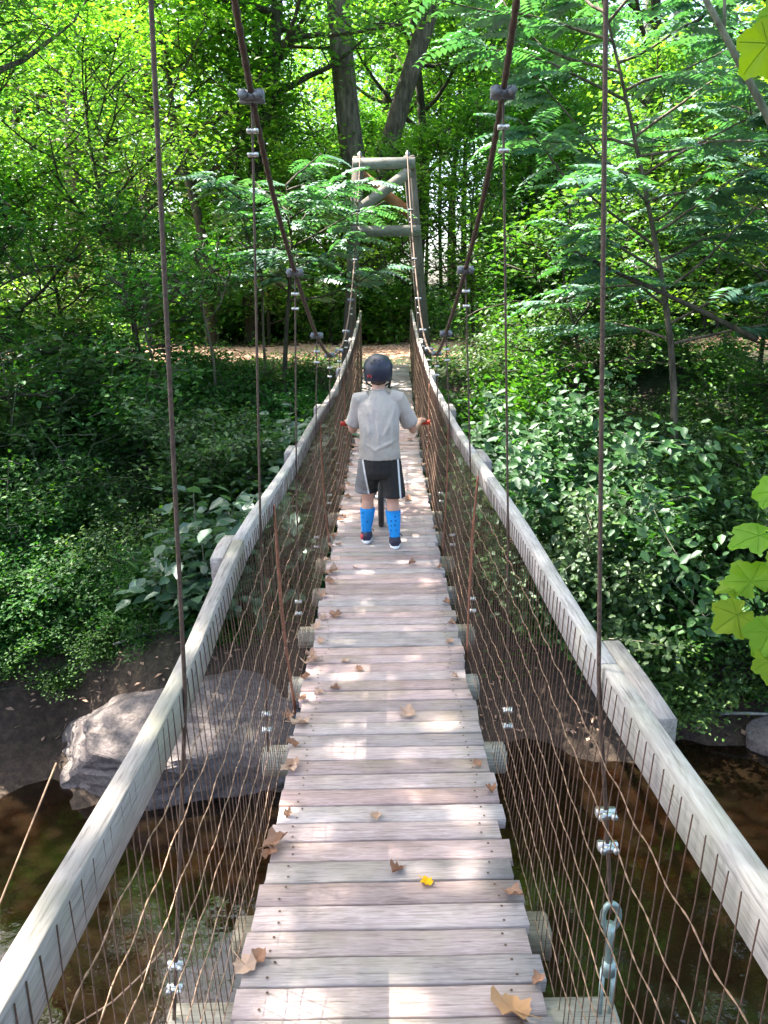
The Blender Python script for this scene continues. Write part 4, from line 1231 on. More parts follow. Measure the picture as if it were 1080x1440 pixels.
# ---- ground cover and leaf litter (uncountable)
def scatter(name, n, xr, yr, size, mat, hmax, seed, upright=0.4, keep=None):
    r = np.random.default_rng(seed)
    x = r.uniform(*xr, n); y = r.uniform(*yr, n)
    k = (np.sin(x * 1.9 + 2) * np.cos(y * 1.6) + 0.6 * np.sin(x * 4.3 - y * 3.1)) > -0.55
    if keep: k &= keep(x, y)
    x, y = x[k], y[k]; m = len(x)
    z = gz(x, y) + r.uniform(0, 1, m) ** 2 * hmax + 0.02
    az = r.uniform(0, 6.28, m)
    D = np.stack([np.cos(az), np.sin(az), r.normal(upright, .3, m)], 1); N = np.stack([r.normal(0, .4, m), r.normal(0, .4, m), np.ones(m)], 1)
    o = link(name, leaf_mesh(name, np.stack([x, y, z], 1), D, N, r.uniform(.6, 1.3, m) * size, mat))
    return tag(o, kind='stuff')


path_off = lambda x, y: np.abs(y - (16.2 + 0.35 * np.sin(x * 0.35) + 0.004 * x ** 2)) > 1.75
tag(scatter('ground_cover', 90000, (-11, 11), (7.35, 15.2), 0.06, M['lf_herb'], 0.22, 1, keep=lambda x, y: path_off(x, y) & ((np.abs(x) > 0.75) | (y < 12.5))), 'low green herbs and ivy carpeting the creek banks', 'ground cover')
tag(scatter('verge_grass', 42000, (-24, 24), (17.3, 34), 0.11, M['lf_light'], 0.25, 2, 0.8, keep=path_off), 'green weeds along the verge beyond the dirt path', 'ground cover')
tag(scatter('leaf_litter', 26000, (-26, 26), (13.2, 19), 0.085, M['dry'], 0.03, 3, 0.0), 'brown fallen leaves strewn over the dirt path', 'leaf litter')
tag(scatter('bank_litter', 2600, (-9, 9), (6.6, 8.6), 0.07, M['dry'], 0.03, 4, 0.0, keep=lambda x, y: gz(x, y) > WATER + 0.03), 'dead leaves scattered on the muddy creek shore', 'leaf litter')

# ---- fallen branches and drift wood
def branch(name, pts, r0, r1, label, mat, group=None, cat='branch'):
    pts = np.array([tuple(p) for p in pts]); q = np.linspace(0, 1, 14); s = np.linspace(0, 1, len(pts))
    P = np.stack([spline(q, s, pts[:, i]) for i in range(3)], 1)
    return tag(MB().tube(P, np.linspace(r0, r1, 14), 7).build(name, mat, None, True), label, cat, group)


branch('fallen_branch', [at(1065, 478, 9.0), at(960, 425, 9.2), at(850, 375, 9.4), at(775, 335, 9.6)], 0.035, 0.012, 'long dark bare branch slanting through the bushes on the right bank', M['bark_dark'])
g = lambda x, y, dz: (x, y, float(gz(x, y)) + dz)
branch('drift_branch', [g(-2.3, 7.75, .08), g(-1.95, 7.9, .28), g(-1.55, 8.15, .5)], 0.035, 0.018, 'thick grey stick leaning on the bank behind the boulder', M['bark_grey'])
branch('drift_branch', [g(-2.2, 7.65, .06), g(-1.75, 7.75, .22), g(-1.4, 7.85, .3)], 0.022, 0.012, 'thin grey stick lying on the bank behind the boulder', M['bark_grey'])
branch('drift_branch', [g(-3.9, 6.75, .05), g(-3.4, 6.95, .08), g(-3.05, 7.15, .14)], 0.022, 0.010, 'curved dark root on the mud left of the boulder', M['bark_dark'])
branch('drift_branch', [g(3.3, 7.0, .06), g(3.8, 6.9, .12), g(4.4, 6.95, .08)], 0.02, 0.01, 'thin twig stranded on the right shore', M['bark_grey'])

# ---- overhanging lobed-leaf tree at the right, its trunk outside the view
def lobed_leaf(size):
    n = 40; a = np.linspace(-np.pi, np.pi, n, endpoint=False)
    lobes = [(0, 1.0, .55), (1.0, .90, .50), (-1.0, .90, .50), (2.0, .66, .45), (-2.0, .66, .45)]
    rad = np.full(n, 0.6)
    for c, l, w in lobes: rad = np.maximum(rad, l * (1 - 0.27 * np.clip(np.abs(a - c) / w, 0, 1.3) ** 1.3))
    rad *= 1 + 0.035 * np.where(np.arange(n) % 2, 1, -1)
    rad = np.where(np.abs(a) > 2.9, 0.22, rad)
    rings = []
    for f in (0.4, 0.75, 1.0):
        x, y_ = f * rad * np.cos(a) + 0.12, f * rad * np.sin(a)
        rings.append(np.stack([x, y_, -0.30 * (x ** 2 + y_ ** 2) + 0.22 * np.abs(y_) * f + 0.06 * np.abs(np.sin(a * 2.5)) * f + 0.05 * np.sin(a * 4 + 1) * f ** 2], 1))
    V = np.vstack([[[0.12, 0, 0]]] + rings) * size
    T = [[0, 1 + j, 1 + (j + 1) % n] for j in range(n)]
    Q = [[1 + k * n + j, 1 + (k + 1) * n + j, 1 + (k + 1) * n + (j + 1) % n, 1 + k * n + (j + 1) % n] for k in range(2) for j in range(n)]
    mb = MB().add(V, T, Q)
    mb.tube([(-0.45 * size, 0, -0.06 * size), (-0.1 * size, 0, 0.0), (0.12 * size, 0, 0)], 0.0022, 5)
    for c, l, w in lobes:
        k = np.linspace(0.02, 0.88, 6)
        x, y_ = k * l * math.cos(c) + 0.12, k * l * math.sin(c)
        mb.tube(np.stack([x, y_, -0.30 * (x ** 2 + y_ ** 2) + 0.22 * np.abs(y_) * k + 0.008 + 0.06 * abs(math.sin(c * 2.5)) * k + 0.05 * math.sin(c * 4 + 1) * k ** 2], 1) * size, 0.0009, 4, False)
    me = mb.mesh('leaf', M['lf_syc'], True)
    return me


ll = lobed_leaf(0.088)
tb = Vector((4.6, -1.6, float(gz(4.6, -1.6)) - 0.1))
otree = tag(empty('lobed_leaf_tree', tb), 'overhanging tree at the right with big bright lobed leaves', 'tree')
W = lambda p: tuple(np.array(tuple(p)) - np.array(tuple(tb)))
tm = MB()
tpts = np.array([(0, 0, -0.2), (-0.1, 0.2, 2.0), (-0.3, 0.5, 4.5), (-0.2, 0.8, 7.5), (0.1, 1.0, 10)])
tm.tube(tpts, [0.26, 0.2, 0.17, 0.11, 0.04], 12)
tm.tube([(-0.1, 0.2, 2.0), W((3.2, 0.6, 2.1)), W(at(1200, 905, 2.3)), W(at(1120, 880, 2.25)), W(at(1075, 868, 2.2)), W(at(1030, 872, 2.15))], [0.07, 0.045, 0.012, 0.006, 0.004, 0.002], 7)
tm.tube([W((3.2, 0.6, 2.1)), W(at(1180, 700, 2.5)), W(at(1100, 715, 2.3))], [0.03, 0.008, 0.003], 6)
tm.tube([(-0.3, 0.5, 4.5), W((2.9, 2.2, 3.5)), W(at(1130, 290, 3.6)), W(at(1080, 165, 3.6)), W(at(1030, 70, 3.6)), W(at(990, -5, 3.6)), W(at(950, -90, 3.6))], [0.11, 0.06, 0.020, 0.016, 0.014, 0.012, 0.009], 9)
tm.tube([W(at(1018, 52, 3.6)), W(at(1019, 0, 3.6)), W(at(1021, -60, 3.6))], [0.008, 0.007, 0.006], 6)
tm.tube([W((2.9, 2.2, 3.5)), W(at(1160, 60, 2.4)), W(at(1095, 52, 2.3))], [0.03, 0.008, 0.003], 6)
tm.build('trunk', M['twig'], otree, True)


def syc(u, v, Y, ang, up, side=0.0, sc=1.0):
    """ang: direction of the tip in the picture; up: how far the blade faces the sky instead of the viewer"""
    p = at(u, v, Y)
    view = (Vector((0, 0, EYE)) - p).normalized()
    r_ = CAM_ROT @ Vector((1, 0, 0)); u_ = CAM_ROT @ Vector((0, 1, 0))
    n = (view * (1 - up) + Vector((0, 0, 1)) * up + r_ * side).normalized()
    t = r_ * math.cos(ang) + u_ * math.sin(ang); t = (t - n * t.dot(n)).normalized()
    m = Matrix((t, n.cross(t), n)).transposed().to_4x4()
    o = link('leaf', ll, otree)
    o.matrix_local = Matrix.Translation(W(p)) @ m @ Matrix.Scale(sc, 4)
    return o


syc(1072, 752, 2.2, R(195), .72, 0, 1.05); syc(1090, 690, 2.3, R(170), .35, -.4, 0.8)
syc(1058, 822, 2.15, R(120), .25, 0, 0.95); syc(1040, 862, 2.1, R(215), .3, .3, 0.95); syc(1085, 885, 2.05, R(240), .4, .2, 1.0)
syc(1100, 805, 2.25, R(60), .3, 0, 1.0); syc(1040, 825, 2.2, R(178), .85, 0, 0.75); syc(1082, 925, 2.0, R(265), .3, .3, 0.8)
syc(1085, 55, 2.35, R(215), .15, -.3, 1.15); syc(1115, 20, 2.4, R(120), .3, 0, 1.1)
rs = np.random.default_rng(77)
A = []; Dd = []
for k in range(26):
    az = rs.uniform(0, 6.28); q, e_ = limb_path(np.array([np.interp(rs.uniform(.5, 1), np.linspace(0, 1, 5), tpts[:, c]) for c in range(3)]), (math.cos(az), math.sin(az), .4), rs.uniform(1.5, 3.2), rs, 5, .1)
    A += [q[2], q[3], q[4], q[5]]; Dd += [e_] * 4
P, D, N = cluster(A, Dd, 26, 0.42, rs)
link('crown', leaf_mesh('lobed_crown', P, D, N, rs.uniform(.12, .2, len(P)), M['lf_syc'], 'ovate'), otree)

# ---- tall trees over the creek, outside the view, whose canopy dapples the bridge
canopy = []
for i in range(3):
    r = np.random.default_rng(500 + i); H = [14, 13, 15][i]
    tp = [(0, 0, -.4), (r.normal(0, .2), r.normal(0, .2), H * .35), (r.normal(0, .5), r.normal(0, .5), H * .7), (r.normal(0, .6), r.normal(0, .6), H)]
    canopy.append(make_tree(510 + i, tp, 0.22, M['lf_mid'], M['bark'], 0.42, 28, 4.4, 12000, 0.2, 0.5, name='canopy%d' % i))
for k, (x, y, i, rz, sc) in enumerate([(-6.0, 8.2, 0, 0.3, 1.05), (-5.2, -2.6, 2, 4.0, 1.05), (-5.9, 10.8, 1, 1.0, 0.75), (7.6, 9.5, 0, 3.0, 1.0)]):
    lab = 'tall shade tree rooted on the far bank left of the bridge' if x < 0 and y > 6 else ('tall shade tree rooted on the far bank right of the bridge' if y > 6 else 'tall shade tree rooted beside the near end of the bridge')
    z = float(gz(x, y))
    if z < WATER: z = WATER - 0.3
    plant_tree(canopy[i], (x, y, z - 0.1), rz, sc, lab, 'tall shade trees over the creek', name='shade_tree', tilt=0.0).rotation_euler = (Euler(((0.20, -0.24, 0.0, 0.0)[k], (0.08, 0.08, 0.05, 0.0)[k], 0)).to_matrix() @ Matrix.Rotation(rz, 3, 'Z')).to_euler()


# ------------------------------------------------------------------ boy with a bicycle
M['skin'] = plain('skin', (0.60, 0.33, 0.235), 0.55, var=0.06, scale=20)
M['hair'] = plain('brown_hair', (0.06, 0.03, 0.018), 0.7, var=0.3, scale=60)
M['helmet'] = plain('matte_navy_helmet', (0.016, 0.020, 0.042), 0.42, var=0.15, scale=20)
M['black'] = plain('black_plastic', (0.012, 0.012, 0.013), 0.5, var=0.2, scale=30)
M['tyre'] = plain('black_rubber', (0.022, 0.020, 0.020), 0.8, var=0.25, scale=50)
M['red'] = plain('red_rubber', (0.62, 0.05, 0.025), 0.5, var=0.12, scale=40)
M['white'] = plain('white_rubber', (0.72, 0.72, 0.72), 0.6, var=0.08, scale=40)
M['shoe'] = plain('navy_shoe_mesh', (0.030, 0.026, 0.050), 0.8, var=0.3, scale=120)
M['shoered'] = plain('red_shoe_panel', (0.42, 0.05, 0.06), 0.8, var=0.3, scale=100)
M['bikeframe'] = plain('dark_grey_paint', (0.035, 0.036, 0.042), 0.35, var=0.1, scale=30)


def shirt_mat():
    m, nt, out = new_mat('grey_jersey_shirt'); L = nt.links.new
    p = nd(nt, 'ShaderNodeBsdfPrincipled'); tc = nd(nt, 'ShaderNodeTexCoord')
    mp = nd(nt, 'ShaderNodeMapping'); mp.inputs['Scale'].default_value = (1, 1, 0.45); mp.inputs['Rotation'].default_value = (0, 0.35, 0); L(tc.outputs['Object'], mp.inputs[0])
    n = noise_n(nt, mp.outputs[0], 11, 3, 0.5); f = noise_n(nt, tc.outputs['Object'], 350, 2)
    r = ramp(nt, [(0.3, (0.40, 0.345, 0.31)), (0.7, (0.47, 0.41, 0.37))], f.outputs[0]); L(r.outputs[0], p.inputs['Base Color'])
    p.inputs['Roughness'].default_value = 0.9; p.inputs['Sheen Weight'].default_value = 0.2
    b = nd(nt, 'ShaderNodeBump'); b.inputs['Strength'].default_value = 0.8; b.inputs['Distance'].default_value = 0.03
    L(n.outputs[0], b.inputs['Height']); L(b.outputs[0], p.inputs['Normal']); L(p.outputs[0], out.inputs[0])
    return m


def shorts_mat():
    m, nt, out = new_mat('black_shorts_white_stripe'); L = nt.links.new
    p = nd(nt, 'ShaderNodeBsdfPrincipled'); tc = nd(nt, 'ShaderNodeTexCoord'); sx = nd(nt, 'ShaderNodeSeparateXYZ'); L(tc.outputs['Object'], sx.inputs[0])
    def mth(op, a, b=None, c=None):
        n = nd(nt, 'ShaderNodeMath', operation=op)
        for i, v in enumerate((a, b, c)):
            if v is None: continue
            if hasattr(v, 'links'): L(v, n.inputs[i])
            else: n.inputs[i].default_value = v
        return n.outputs[0]
    zr = mth('SUBTRACT', 0.68, sx.outputs['Z'])
    dl_ = mth('SUBTRACT', sx.outputs['X'], mth('MULTIPLY_ADD', zr, 0.14, -0.122))
    dr_ = mth('SUBTRACT', sx.outputs['X'], mth('MULTIPLY_ADD', zr, 0.06, 0.125))
    st = mth('MAXIMUM', mth('LESS_THAN', mth('ABSOLUTE', dl_), 0.006), mth('LESS_THAN', mth('ABSOLUTE', dr_), 0.006))
    col = mixc(nt, mth('LESS_THAN', dl_, 0.0), (0.010, 0.010, 0.011), (0.20, 0.19, 0.19))
    col = mixc(nt, st, col, (0.75, 0.74, 0.74))
    L(col, p.inputs['Base Color']); p.inputs['Roughness'].default_value = 0.75
    n = noise_n(nt, tc.outputs['Object'], 14, 3); b = nd(nt, 'ShaderNodeBump'); b.inputs['Strength'].default_value = 0.6; b.inputs['Distance'].default_value = 0.02
    L(n.outputs[0], b.inputs['Height']); L(b.outputs[0], p.inputs['Normal']); L(p.outputs[0], out.inputs[0])
    return m


def sock_mat():
    m, nt, out = new_mat('blue_dotted_sock'); L = nt.links.new
    p = nd(nt, 'ShaderNodeBsdfPrincipled'); tc = nd(nt, 'ShaderNodeTexCoord')
    v = nd(nt, 'ShaderNodeTexVoronoi'); v.inputs['Scale'].default_value = 30; v.inputs['Randomness'].default_value = 0.25; L(tc.outputs['Object'], v.inputs['Vector'])
    r = ramp(nt, [(0.17, (0.01, 0.06, 0.20)), (0.24, (0.012, 0.27, 0.70))], v.outputs['Distance']); L(r.outputs[0], p.inputs['Base Color'])
    p.inputs['Roughness'].default_value = 0.9; L(p.outputs[0], out.inputs[0])
    return m


M['shirt'] = shirt_mat(); M['shorts'] = shorts_mat(); M['sock'] = sock_mat()


def remesh(o, vox, it=6, fac=0.5):
    a = o.modifiers.new('remesh', 'REMESH'); a.mode = 'VOXEL'; a.voxel_size = vox; a.use_smooth_shade = True
    b = o.modifiers.new('smooth', 'SMOOTH'); b.factor = fac; b.iterations = it
    return o


def loft(mb, rings, n=20):
    """rings: (cx, cy, cz, rx, ry) horizontal ellipses"""
    V = []; th = np.linspace(0, 2 * np.pi, n, endpoint=False)
    for cx, cy_, cz_, rx, ry in rings:
        V.append(np.stack([cx + rx * np.cos(th), cy_ + ry * np.sin(th), np.full(n, cz_)], 1))
    V = np.vstack(V); m = len(rings)
    i = np.arange(m - 1)[:, None] * n; j = np.arange(n)[None, :]; k = (j + 1) % n
    q = np.stack([i + j, i + k, i + n + k, i + n + j], -1).reshape(-1, 4)
    V = np.vstack([V, [rings[0][:3]], [rings[-1][:3]]]); c0 = m * n; jj = np.arange(n); kk = (jj + 1) % n
    t = np.vstack([np.stack([np.full(n, c0), kk, jj], 1), np.stack([np.full(n, c0 + 1), (m - 1) * n + jj, (m - 1) * n + kk], 1)])
    return mb.add(V, t, q)


BX, BY = -0.025, 5.28
person = tag(empty('person', (BX, BY, float(deckz(BY)))), 'boy in helmet, grey shirt, black shorts and blue socks walking a bicycle along the deck', 'person')
Lp = lambda p: np.array([p[0] - BX, p[1] - BY, p[2] - float(deckz(BY))])
gripL, gripR = Lp(at(490, 598, 5.84)), Lp(at(594, 592, 5.84))
gz_ = (gripL[2] + gripR[2]) / 2; gripL[2] = gripR[2] = gz_
sh = {-1: np.array([-0.125, 0.085, 1.045]), 1: np.array([0.13, 0.085, 1.045])}
el = {-1: Lp(at(496, 604, 5.44)), 1: Lp(at(581, 604, 5.44))}
gr = {-1: gripL, 1: gripR}
foot = {-1: np.array([-0.105, 0.10, 0.0]), 1: np.array([0.10, -0.04, 0.0])}
hip = {-1: np.array([-0.07, 0.0, 0.60]), 1: np.array([0.07, 0.0, 0.60])}
body = MB()
loft(body, [(0, 0, .54, .10, .08), (0, 0, .60, .125, .09), (0, .01, .70, .115, .085), (0, .03, .80, .11, .08), (0, .06, .93, .125, .085), (0, .08, 1.02, .13, .08), (0, .09, 1.07, .09, .06), (0, .10, 1.10, .05, .05)])
body.tube([(0, .09, 1.05), (0, .105, 1.10), (0, .125, 1.17)], [.052, .045, .046], 14)
body.ell((0, .14, 1.235), (.076, .094, .108), 20, 14)
body.ell((0, .195, 1.185), (.045, .04, .045), 14, 9)                     # jaw
body.ell((0, .238, 1.225), (.012, .016, .018), 8, 7)                     # nose
for s in (-1, 1):
    body.ell((s * .078, .135, 1.215), (.012, .022, .030), 8, 7)          # ears
    f, h = foot[s], hip[s]
    knee = (h + f) / 2 + np.array([s * 0.004, 0.035, 0.03])
    body.tube([h + (0, 0, .02), h * .55 + knee * .45, knee, knee * .62 + f * .38 + (0, -.008, 0), f + (0, 0, .10), f + (0, 0, .03)], [.058, .054, .044, .046, .031, .030], 14)
    body.tube([f + (0, -.02, .035), f + (0, .06, .03), f + (0, .13, .022)], [.03, .032, .024], 12)
    w = gr[s] + np.array([-s * 0.02, -0.075, 0.028])
    body.tube([sh[s] - (s * .03, 0, 0), sh[s], sh[s] * .5 + el[s] * .5, el[s], el[s] * .55 + w * .45, w], [.045, .046, .037, .032, .030, .022], 12)
    c = gr[s]
    body.tube([w, c + (-s * .01, -.045, .024), c + (-s * .002, -.012, .024)], [.024, .028, .024], 12, squash=(1.35, .75))
    for k in range(4):
        x = c[0] + s * (-.028 + .018 * k); rf = .0075 if k < 3 else .0065
        a = np.linspace(2.2, -1.9, 8)
        body.tube(np.stack([np.full(8, x), c[1] + .023 * np.cos(a), c[2] + .023 * np.sin(a)], 1), rf, 7)
    a = np.linspace(2.4, 5.0, 6)
    body.tube(np.stack([np.full(6, c[0] - s * .046) - s * .004 * np.arange(6) / 6, c[1] + .024 * np.cos(a), c[2] + .024 * np.sin(a)], 1), .0085, 7)
bo = remesh(body.build('body', M['skin'], person, True), 0.0042, 5)
for s in (-1, 1):
    MB().ell((s * .030, .224, 1.245), (.011, .008, .008), 10, 7).build('eye', M['white'], person, True)
MB().tube([(-.022, .232, 1.185), (0, .238, 1.183), (.022, .232, 1.185)], .004, 6).build('mouth', M['red'], person, True)
hair = MB(); hair.ell((0, .128, 1.235), (.082, .094, .095), 20, 12); hair.tube([(-.05, .075, 1.17), (0, .052, 1.165), (.05, .075, 1.17)], [.018, .022, .018], 8)
remesh(hair.build('hair', M['hair'], person, True), 0.008, 3)
# shirt with sleeves
shirt = MB()
loft(shirt, [(0.0, -.005, .648, .146, .112), (0, .0, .70, .144, .112), (0, .015, .78, .138, .106), (0, .035, .87, .140, .104), (0, .06, .96, .148, .106), (0, .075, 1.02, .145, .098), (0, .085, 1.065, .108, .078), (0, .095, 1.092, .066, .062), (0, .10, 1.108, .056, .056)])
for s in (-1, 1):
    e = sh[s] * .22 + el[s] * .78
    d_ = (el[s] - sh[s]) / np.linalg.norm(el[s] - sh[s])
    shirt.tube([sh[s] - (s * .05, 0, -.01), sh[s] + (s * 0.004, 0, 0.006), sh[s] * .55 + el[s] * .45, e, e + d_ * .012], [.058, .060, .060, .064, .062], 16)
for (x0, z0, x1, z1, r_) in ((.105, 1.0, .035, .80, .012), (-.09, .99, -.055, .79, .011), (.12, .79, -.03, .715, .011), (-.12, .77, .0, .70, .010), (.07, .96, .10, .70, .011), (-.03, .93, .01, .74, .009), (-.11, .90, -.10, .70, .010)):
    L_ = []
    for t_ in np.linspace(0, 1, 7):
        x_, z_ = x0 + (x1 - x0) * t_, z0 + (z1 - z0) * t_
        cyz = np.interp(z_, [.648, .70, .78, .87, .96, 1.02], [-.005, 0, .015, .035, .06, .075]); ryz = np.interp(z_, [.648, .70, .78, .87, .96, 1.02], [.112, .112, .106, .104, .106, .098])
        L_.append((x_ + .008 * math.sin(t_ * 5), cyz - ryz * math.sqrt(max(.05, 1 - (x_ / .145) ** 2)) + .002, z_))
    shirt.tube(L_, np.array([.3, .8, 1, 1, 1, .8, .3]) * r_, 8)
so = remesh(shirt.build('shirt', M['shirt'], person, True), 0.006, 4)
tex = bpy.data.textures.new('cloth_folds', 'CLOUDS'); tex.noise_scale = 0.085
dm = so.modifiers.new('folds', 'DISPLACE'); dm.texture = tex; dm.strength = 0.013; dm.mid_level = 0.5
collar = MB(); collar.torus((0, .10, 1.112), .052, .006, 'z', 24, 8); collar.build('collar', M['shirt'], person, True)
# shorts
shorts = MB()
loft(shorts, [(0, 0, .69, .13, .10), (0, 0, .62, .140, .112), (0, 0, .55, .138, .11), (0, 0, .51, .12, .09)])
for s in (-1, 1):
    f, h = foot[s], hip[s]
    knee = (h + f) / 2 + np.array([s * 0.004, 0.035, 0.03]); kk_ = knee * .8 + f * .2; hem = kk_ * 1.0; hem[2] = .372 if s == 1 else .39; hem[0] += s * .004; hem[1] -= .012
    shorts.tube([h + (0, 0, .03), h * .6 + hem * .4, hem + (0, 0, .05), hem, hem - (0, 0, .004)], [.080, .085, .082, .086, .078], 18)
remesh(shorts.build('shorts', M['shorts'], person, True), 0.007, 5)
for s in (-1, 1):
    f = foot[s]; h = hip[s]; knee = (h + f) / 2 + np.array([s * 0.004, 0.035, 0.03])
    t = knee * .62 + f * .38 + (0, -.008, 0)
    fa = f + (0, 0, .10); w_ = (.262 - fa[2]) / (t[2] - fa[2]); top = fa + (t - fa) * w_
    MB().tube([f + (0, 0, .055), f + (0, 0, .10), (f + (0, 0, .10)) * .5 + top * .5, top, top + (0, 0, .004)], [.037, .0375, .047, .055, .053], 16).build('sock', M['sock'], person, True)
    up = MB()
    up.tube([f + (0, -.055, .04), f + (0, -.02, .05), f + (0, .05, .045), f + (0, .11, .035), f + (0, .15, .028)], [.028, .040, .040, .034, .018], 14)
    up.tube([f + (0, -.012, .04), f + (0, -.014, .085)], [.045, .041], 14)
    uo = remesh(up.build('shoe', M['shoe'], person, True), 0.006, 3)
    sole = MB(); loft(sole, [(f[0], f[1] + .045, .004, .038, .118), (f[0], f[1] + .045, .016, .043, .124), (f[0], f[1] + .045, .026, .042, .122)], 24)
    sole.build('sole', M['white'], uo, True)
    lace = MB()
    for k in range(3):
        lace.tube([f + (-.03, .03 + .025 * k, .075 - .008 * k), f + (0, .035 + .025 * k, .088 - .008 * k), f + (.03, .03 + .025 * k, .075 - .008 * k)], .004, 5)
    lace.tube([f + (.02, .01, .09), f + (.045, .0, .098), f + (.052, -.005, .085)], .004, 5)
    lace.build('lace', M['black'], uo, True)
    if s == -1:
        pn = MB(); pn.ell(f + np.array([-.030, -.02, .052]), (.018, .04, .026), 12, 8); pn.build('side_panel', M['shoered'], uo, True)
# helmet
hm = MB()
prof = []
for k in range(13):
    a = k / 12 * math.pi / 2
    prof.append((0, .128 - .01 * (1 - math.sin(a)), 1.262 + .092 * math.sin(a), .101 * math.cos(a) ** 0.96 + .0005, .118 * math.cos(a) ** 0.96 + .0005))
loft(hm, [(0, .13, 1.172, .088, .100), (0, .125, 1.18, .094, .107), (0, .12, 1.21, .099, .114), (0, .118, 1.24, .101, .118)] + prof, 28)
ho = hm.build('helmet', M['helmet'], person, True)
MB().torus((0, .129, 1.176), .094, .006, 'z', 28, 6).build('rim', M['black'], ho, True)
for (x, z) in ((-.022, 1.322), (.008, 1.318), (.012, 1.292), (-.045, 1.30)):
    yv = .118 - .118 * math.sqrt(max(0, 1 - (x / .101) ** 2 - ((z - 1.262) / .092) ** 2))
    MB().ell((x, yv, z), (.005, .004, .004), 8, 6).build('vent', M['black'], ho, True)
dec = MB()
for k in range(3):
    x = -.070 + .011 * k; y_ = .119 - .116 * math.sqrt(max(0, 1 - (x / .100) ** 2))
    dec.ell((x, y_, 1.208 + .008 * (k % 2)), (.005, .006, .012), 8, 6)
dec.build('red_mark', M['shoered'], ho, True)
for s in (-1, 1):
    MB().tube([(s * .086, .13, 1.19), (s * .080, .15, 1.15), (s * .04, .185, 1.125)], .006, 6).build('strap', M['black'], ho, True)
MB().tube([(.085, .12, 1.185), (.080, .11, 1.15), (.072, .12, 1.125), (.085, .14, 1.118)], .008, 6).build('strap', M['black'], ho, True)

# bicycle
RY, FYW, RW = 5.78, 6.60, 0.235
bz = float(deckz(6.2)) + 0.003
bike = tag(empty('bicycle', (0, RY, bz)), 'small dark bicycle with red grips pushed by the boy', 'bicycle')
bxo = -0.022
Bk = lambda x, y, z: (x + bxo, y - RY, z)
for y in (RY, FYW):
    w = empty('wheel'); w.parent = bike; w.location = Bk(0, y, RW)
    MB().torus((0, 0, 0), RW - .022, .022, 'x', 48, 12).build('tyre', M['tyre'], w, True)
    MB().torus((0, 0, 0), RW - .048, .009, 'x', 48, 8).build('rim', M['black'], w, True)
    MB().tube([(-.045, 0, 0), (.045, 0, 0)], .018, 12).build('hub', M['zinc'], w, True)
    for k in range(20):
        a = 2 * math.pi * k / 20
        MB().tube([((-1) ** k * .02, .016 * math.cos(a), .016 * math.sin(a)), (0, (RW - .05) * math.cos(a + .15), (RW - .05) * math.sin(a + .15))], .0012, 4).build('spoke', M['zinc'], w)
bb = Bk(0, 6.14, .265); ht0, ht1 = np.array(Bk(0, 6.47, .56)), np.array(Bk(0, 6.43, .67)); seat = np.array(Bk(0, 6.02, .50))
fr = MB()
fr.tube([bb, tuple(ht0)], .016, 10); fr.tube([tuple(seat), tuple(ht1 - (0, 0, .03))], .015, 10); fr.tube([bb, tuple(seat)], .015, 10); fr.tube([tuple(ht0 - (0, 0, .02)), tuple(ht1)], .022, 12)
for s in (-1, 1):
    fr.tube([(bb[0] + s * .02, bb[1], bb[2]), Bk(s * .05, RY, RW)], .009, 8); fr.tube([tuple(seat + (s * .015, 0, -.02)), Bk(s * .05, RY, RW)], .008, 8)
fr.build('frame', M['bikeframe'], bike, True)
fk = MB()
for s in (-1, 1): fk.tube([Bk(s * .02, 6.475, .53), Bk(s * .045, 6.49, .48), Bk(s * .048, FYW, RW)], .012, 8)
fk.tube([Bk(-.03, 6.475, .535), Bk(.03, 6.475, .535)], .018, 8); fk.build('fork', M['bikeframe'], bike, True)
sd = MB(); sd.tube([tuple(seat), Bk(0, 6.0, .57)], .012, 8)
sd.build('seat_post', M['zinc'], bike, True)
sd = MB(); sd.tube([Bk(0, 5.90, .58), Bk(0, 5.96, .59), Bk(0, 6.05, .585), Bk(0, 6.15, .582)], [.05, .068, .04, .016], 12, squash=(1, .42)); sd.build('saddle', M['black'], bike, True)
hb = MB()
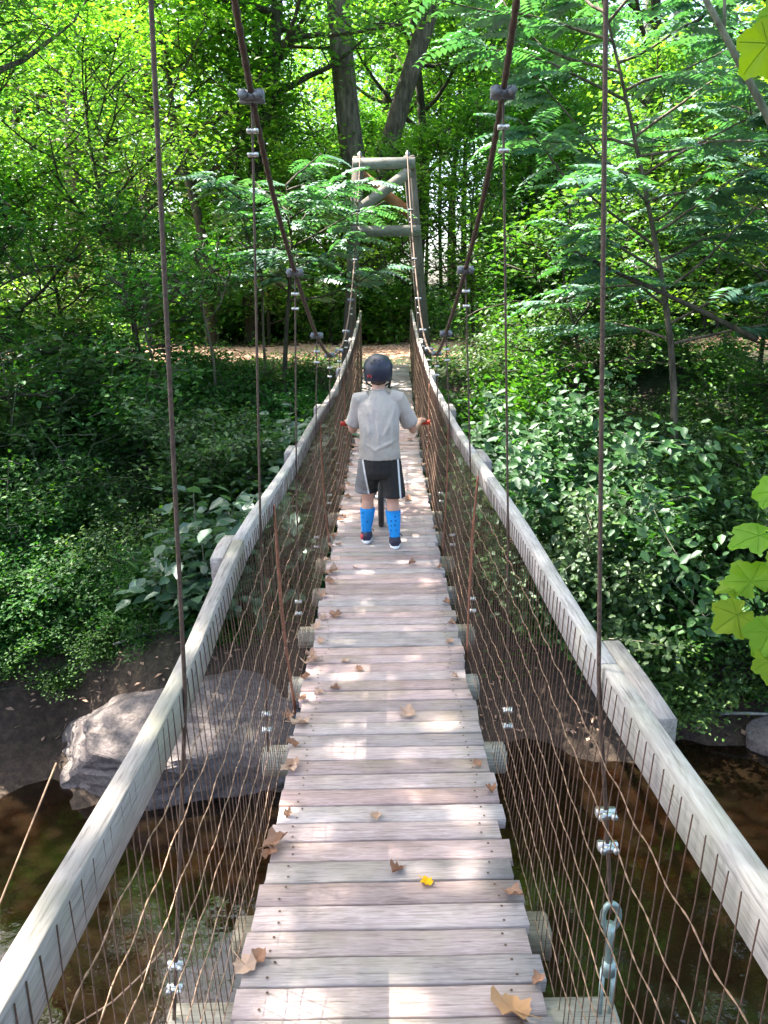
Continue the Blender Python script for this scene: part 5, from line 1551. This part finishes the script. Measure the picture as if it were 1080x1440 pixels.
GL = np.array([gripL[0] + BX, 5.84 - RY, gripL[2] + float(deckz(BY)) - bz]); GR = np.array([gripR[0] + BX, 5.84 - RY, GL[2]])
stem = np.array(Bk(0, 6.40, .70))
cx = (GL[0] + GR[0]) / 2
for s, g_ in ((-1, GL), (1, GR)):
    hb.tube([tuple(stem), (stem[0] + s * .07, stem[1] - .02, stem[2] + .02), (g_[0] - s * .13, (stem[1] + g_[1]) / 2 + .05, g_[2] - .01), (g_[0] - s * .06, g_[1] + .03, g_[2]), (g_[0] + s * .05, g_[1], g_[2])], .011, 10)
hb.tube([tuple(ht1), tuple(stem)], .015, 10); hb.tube([tuple(stem - (.025, 0, 0)), tuple(stem + (.025, 0, 0))], .022, 10)
hb.build('handlebar', M['black'], bike, True)
for s, g_ in ((-1, GL), (1, GR)):
    gm_ = MB(); gm_.tube([(g_[0] - s * .055, g_[1] + .012, g_[2]), (g_[0] + s * .048, g_[1], g_[2]), (g_[0] + s * .056, g_[1], g_[2])], [.0155, .0155, .021], 12); gm_.tube([(g_[0] + s * .05, g_[1], g_[2]), (g_[0] + s * .058, g_[1], g_[2])], .021, 12); gm_.build('grip', M['red'], bike, True)
ck = MB(); ck.tube([(bb[0] - .06, bb[1], bb[2]), (bb[0] + .06, bb[1], bb[2])], .014, 10); ck.torus((bb[0] + .045, bb[1], bb[2]), .062, .006, 'x', 28, 6)
for s in (-1, 1): ck.tube([(bb[0] + s * .06, bb[1], bb[2]), (bb[0] + s * .07, bb[1] + s * .075, bb[2] + s * .125)], .010, 8)
co = ck.build('crank', M['zinc'], bike, True)
for s in (-1, 1):
    MB().bar((bb[0] + s * .075, bb[1] + s * .075, bb[2] + s * .125), (bb[0] + s * .165, bb[1] + s * .075, bb[2] + s * .125), .085, .028).build('pedal', M['black'], bike)
ch = MB()
for dz in (.06, -.06): ch.tube([(bb[0] + .045, bb[1], bb[2] + dz), (bb[0] + .045, RY - RY + 0.0, RW + dz * .55)], .0045, 6)
ch.build('chain', M['zinc'], bike, True)
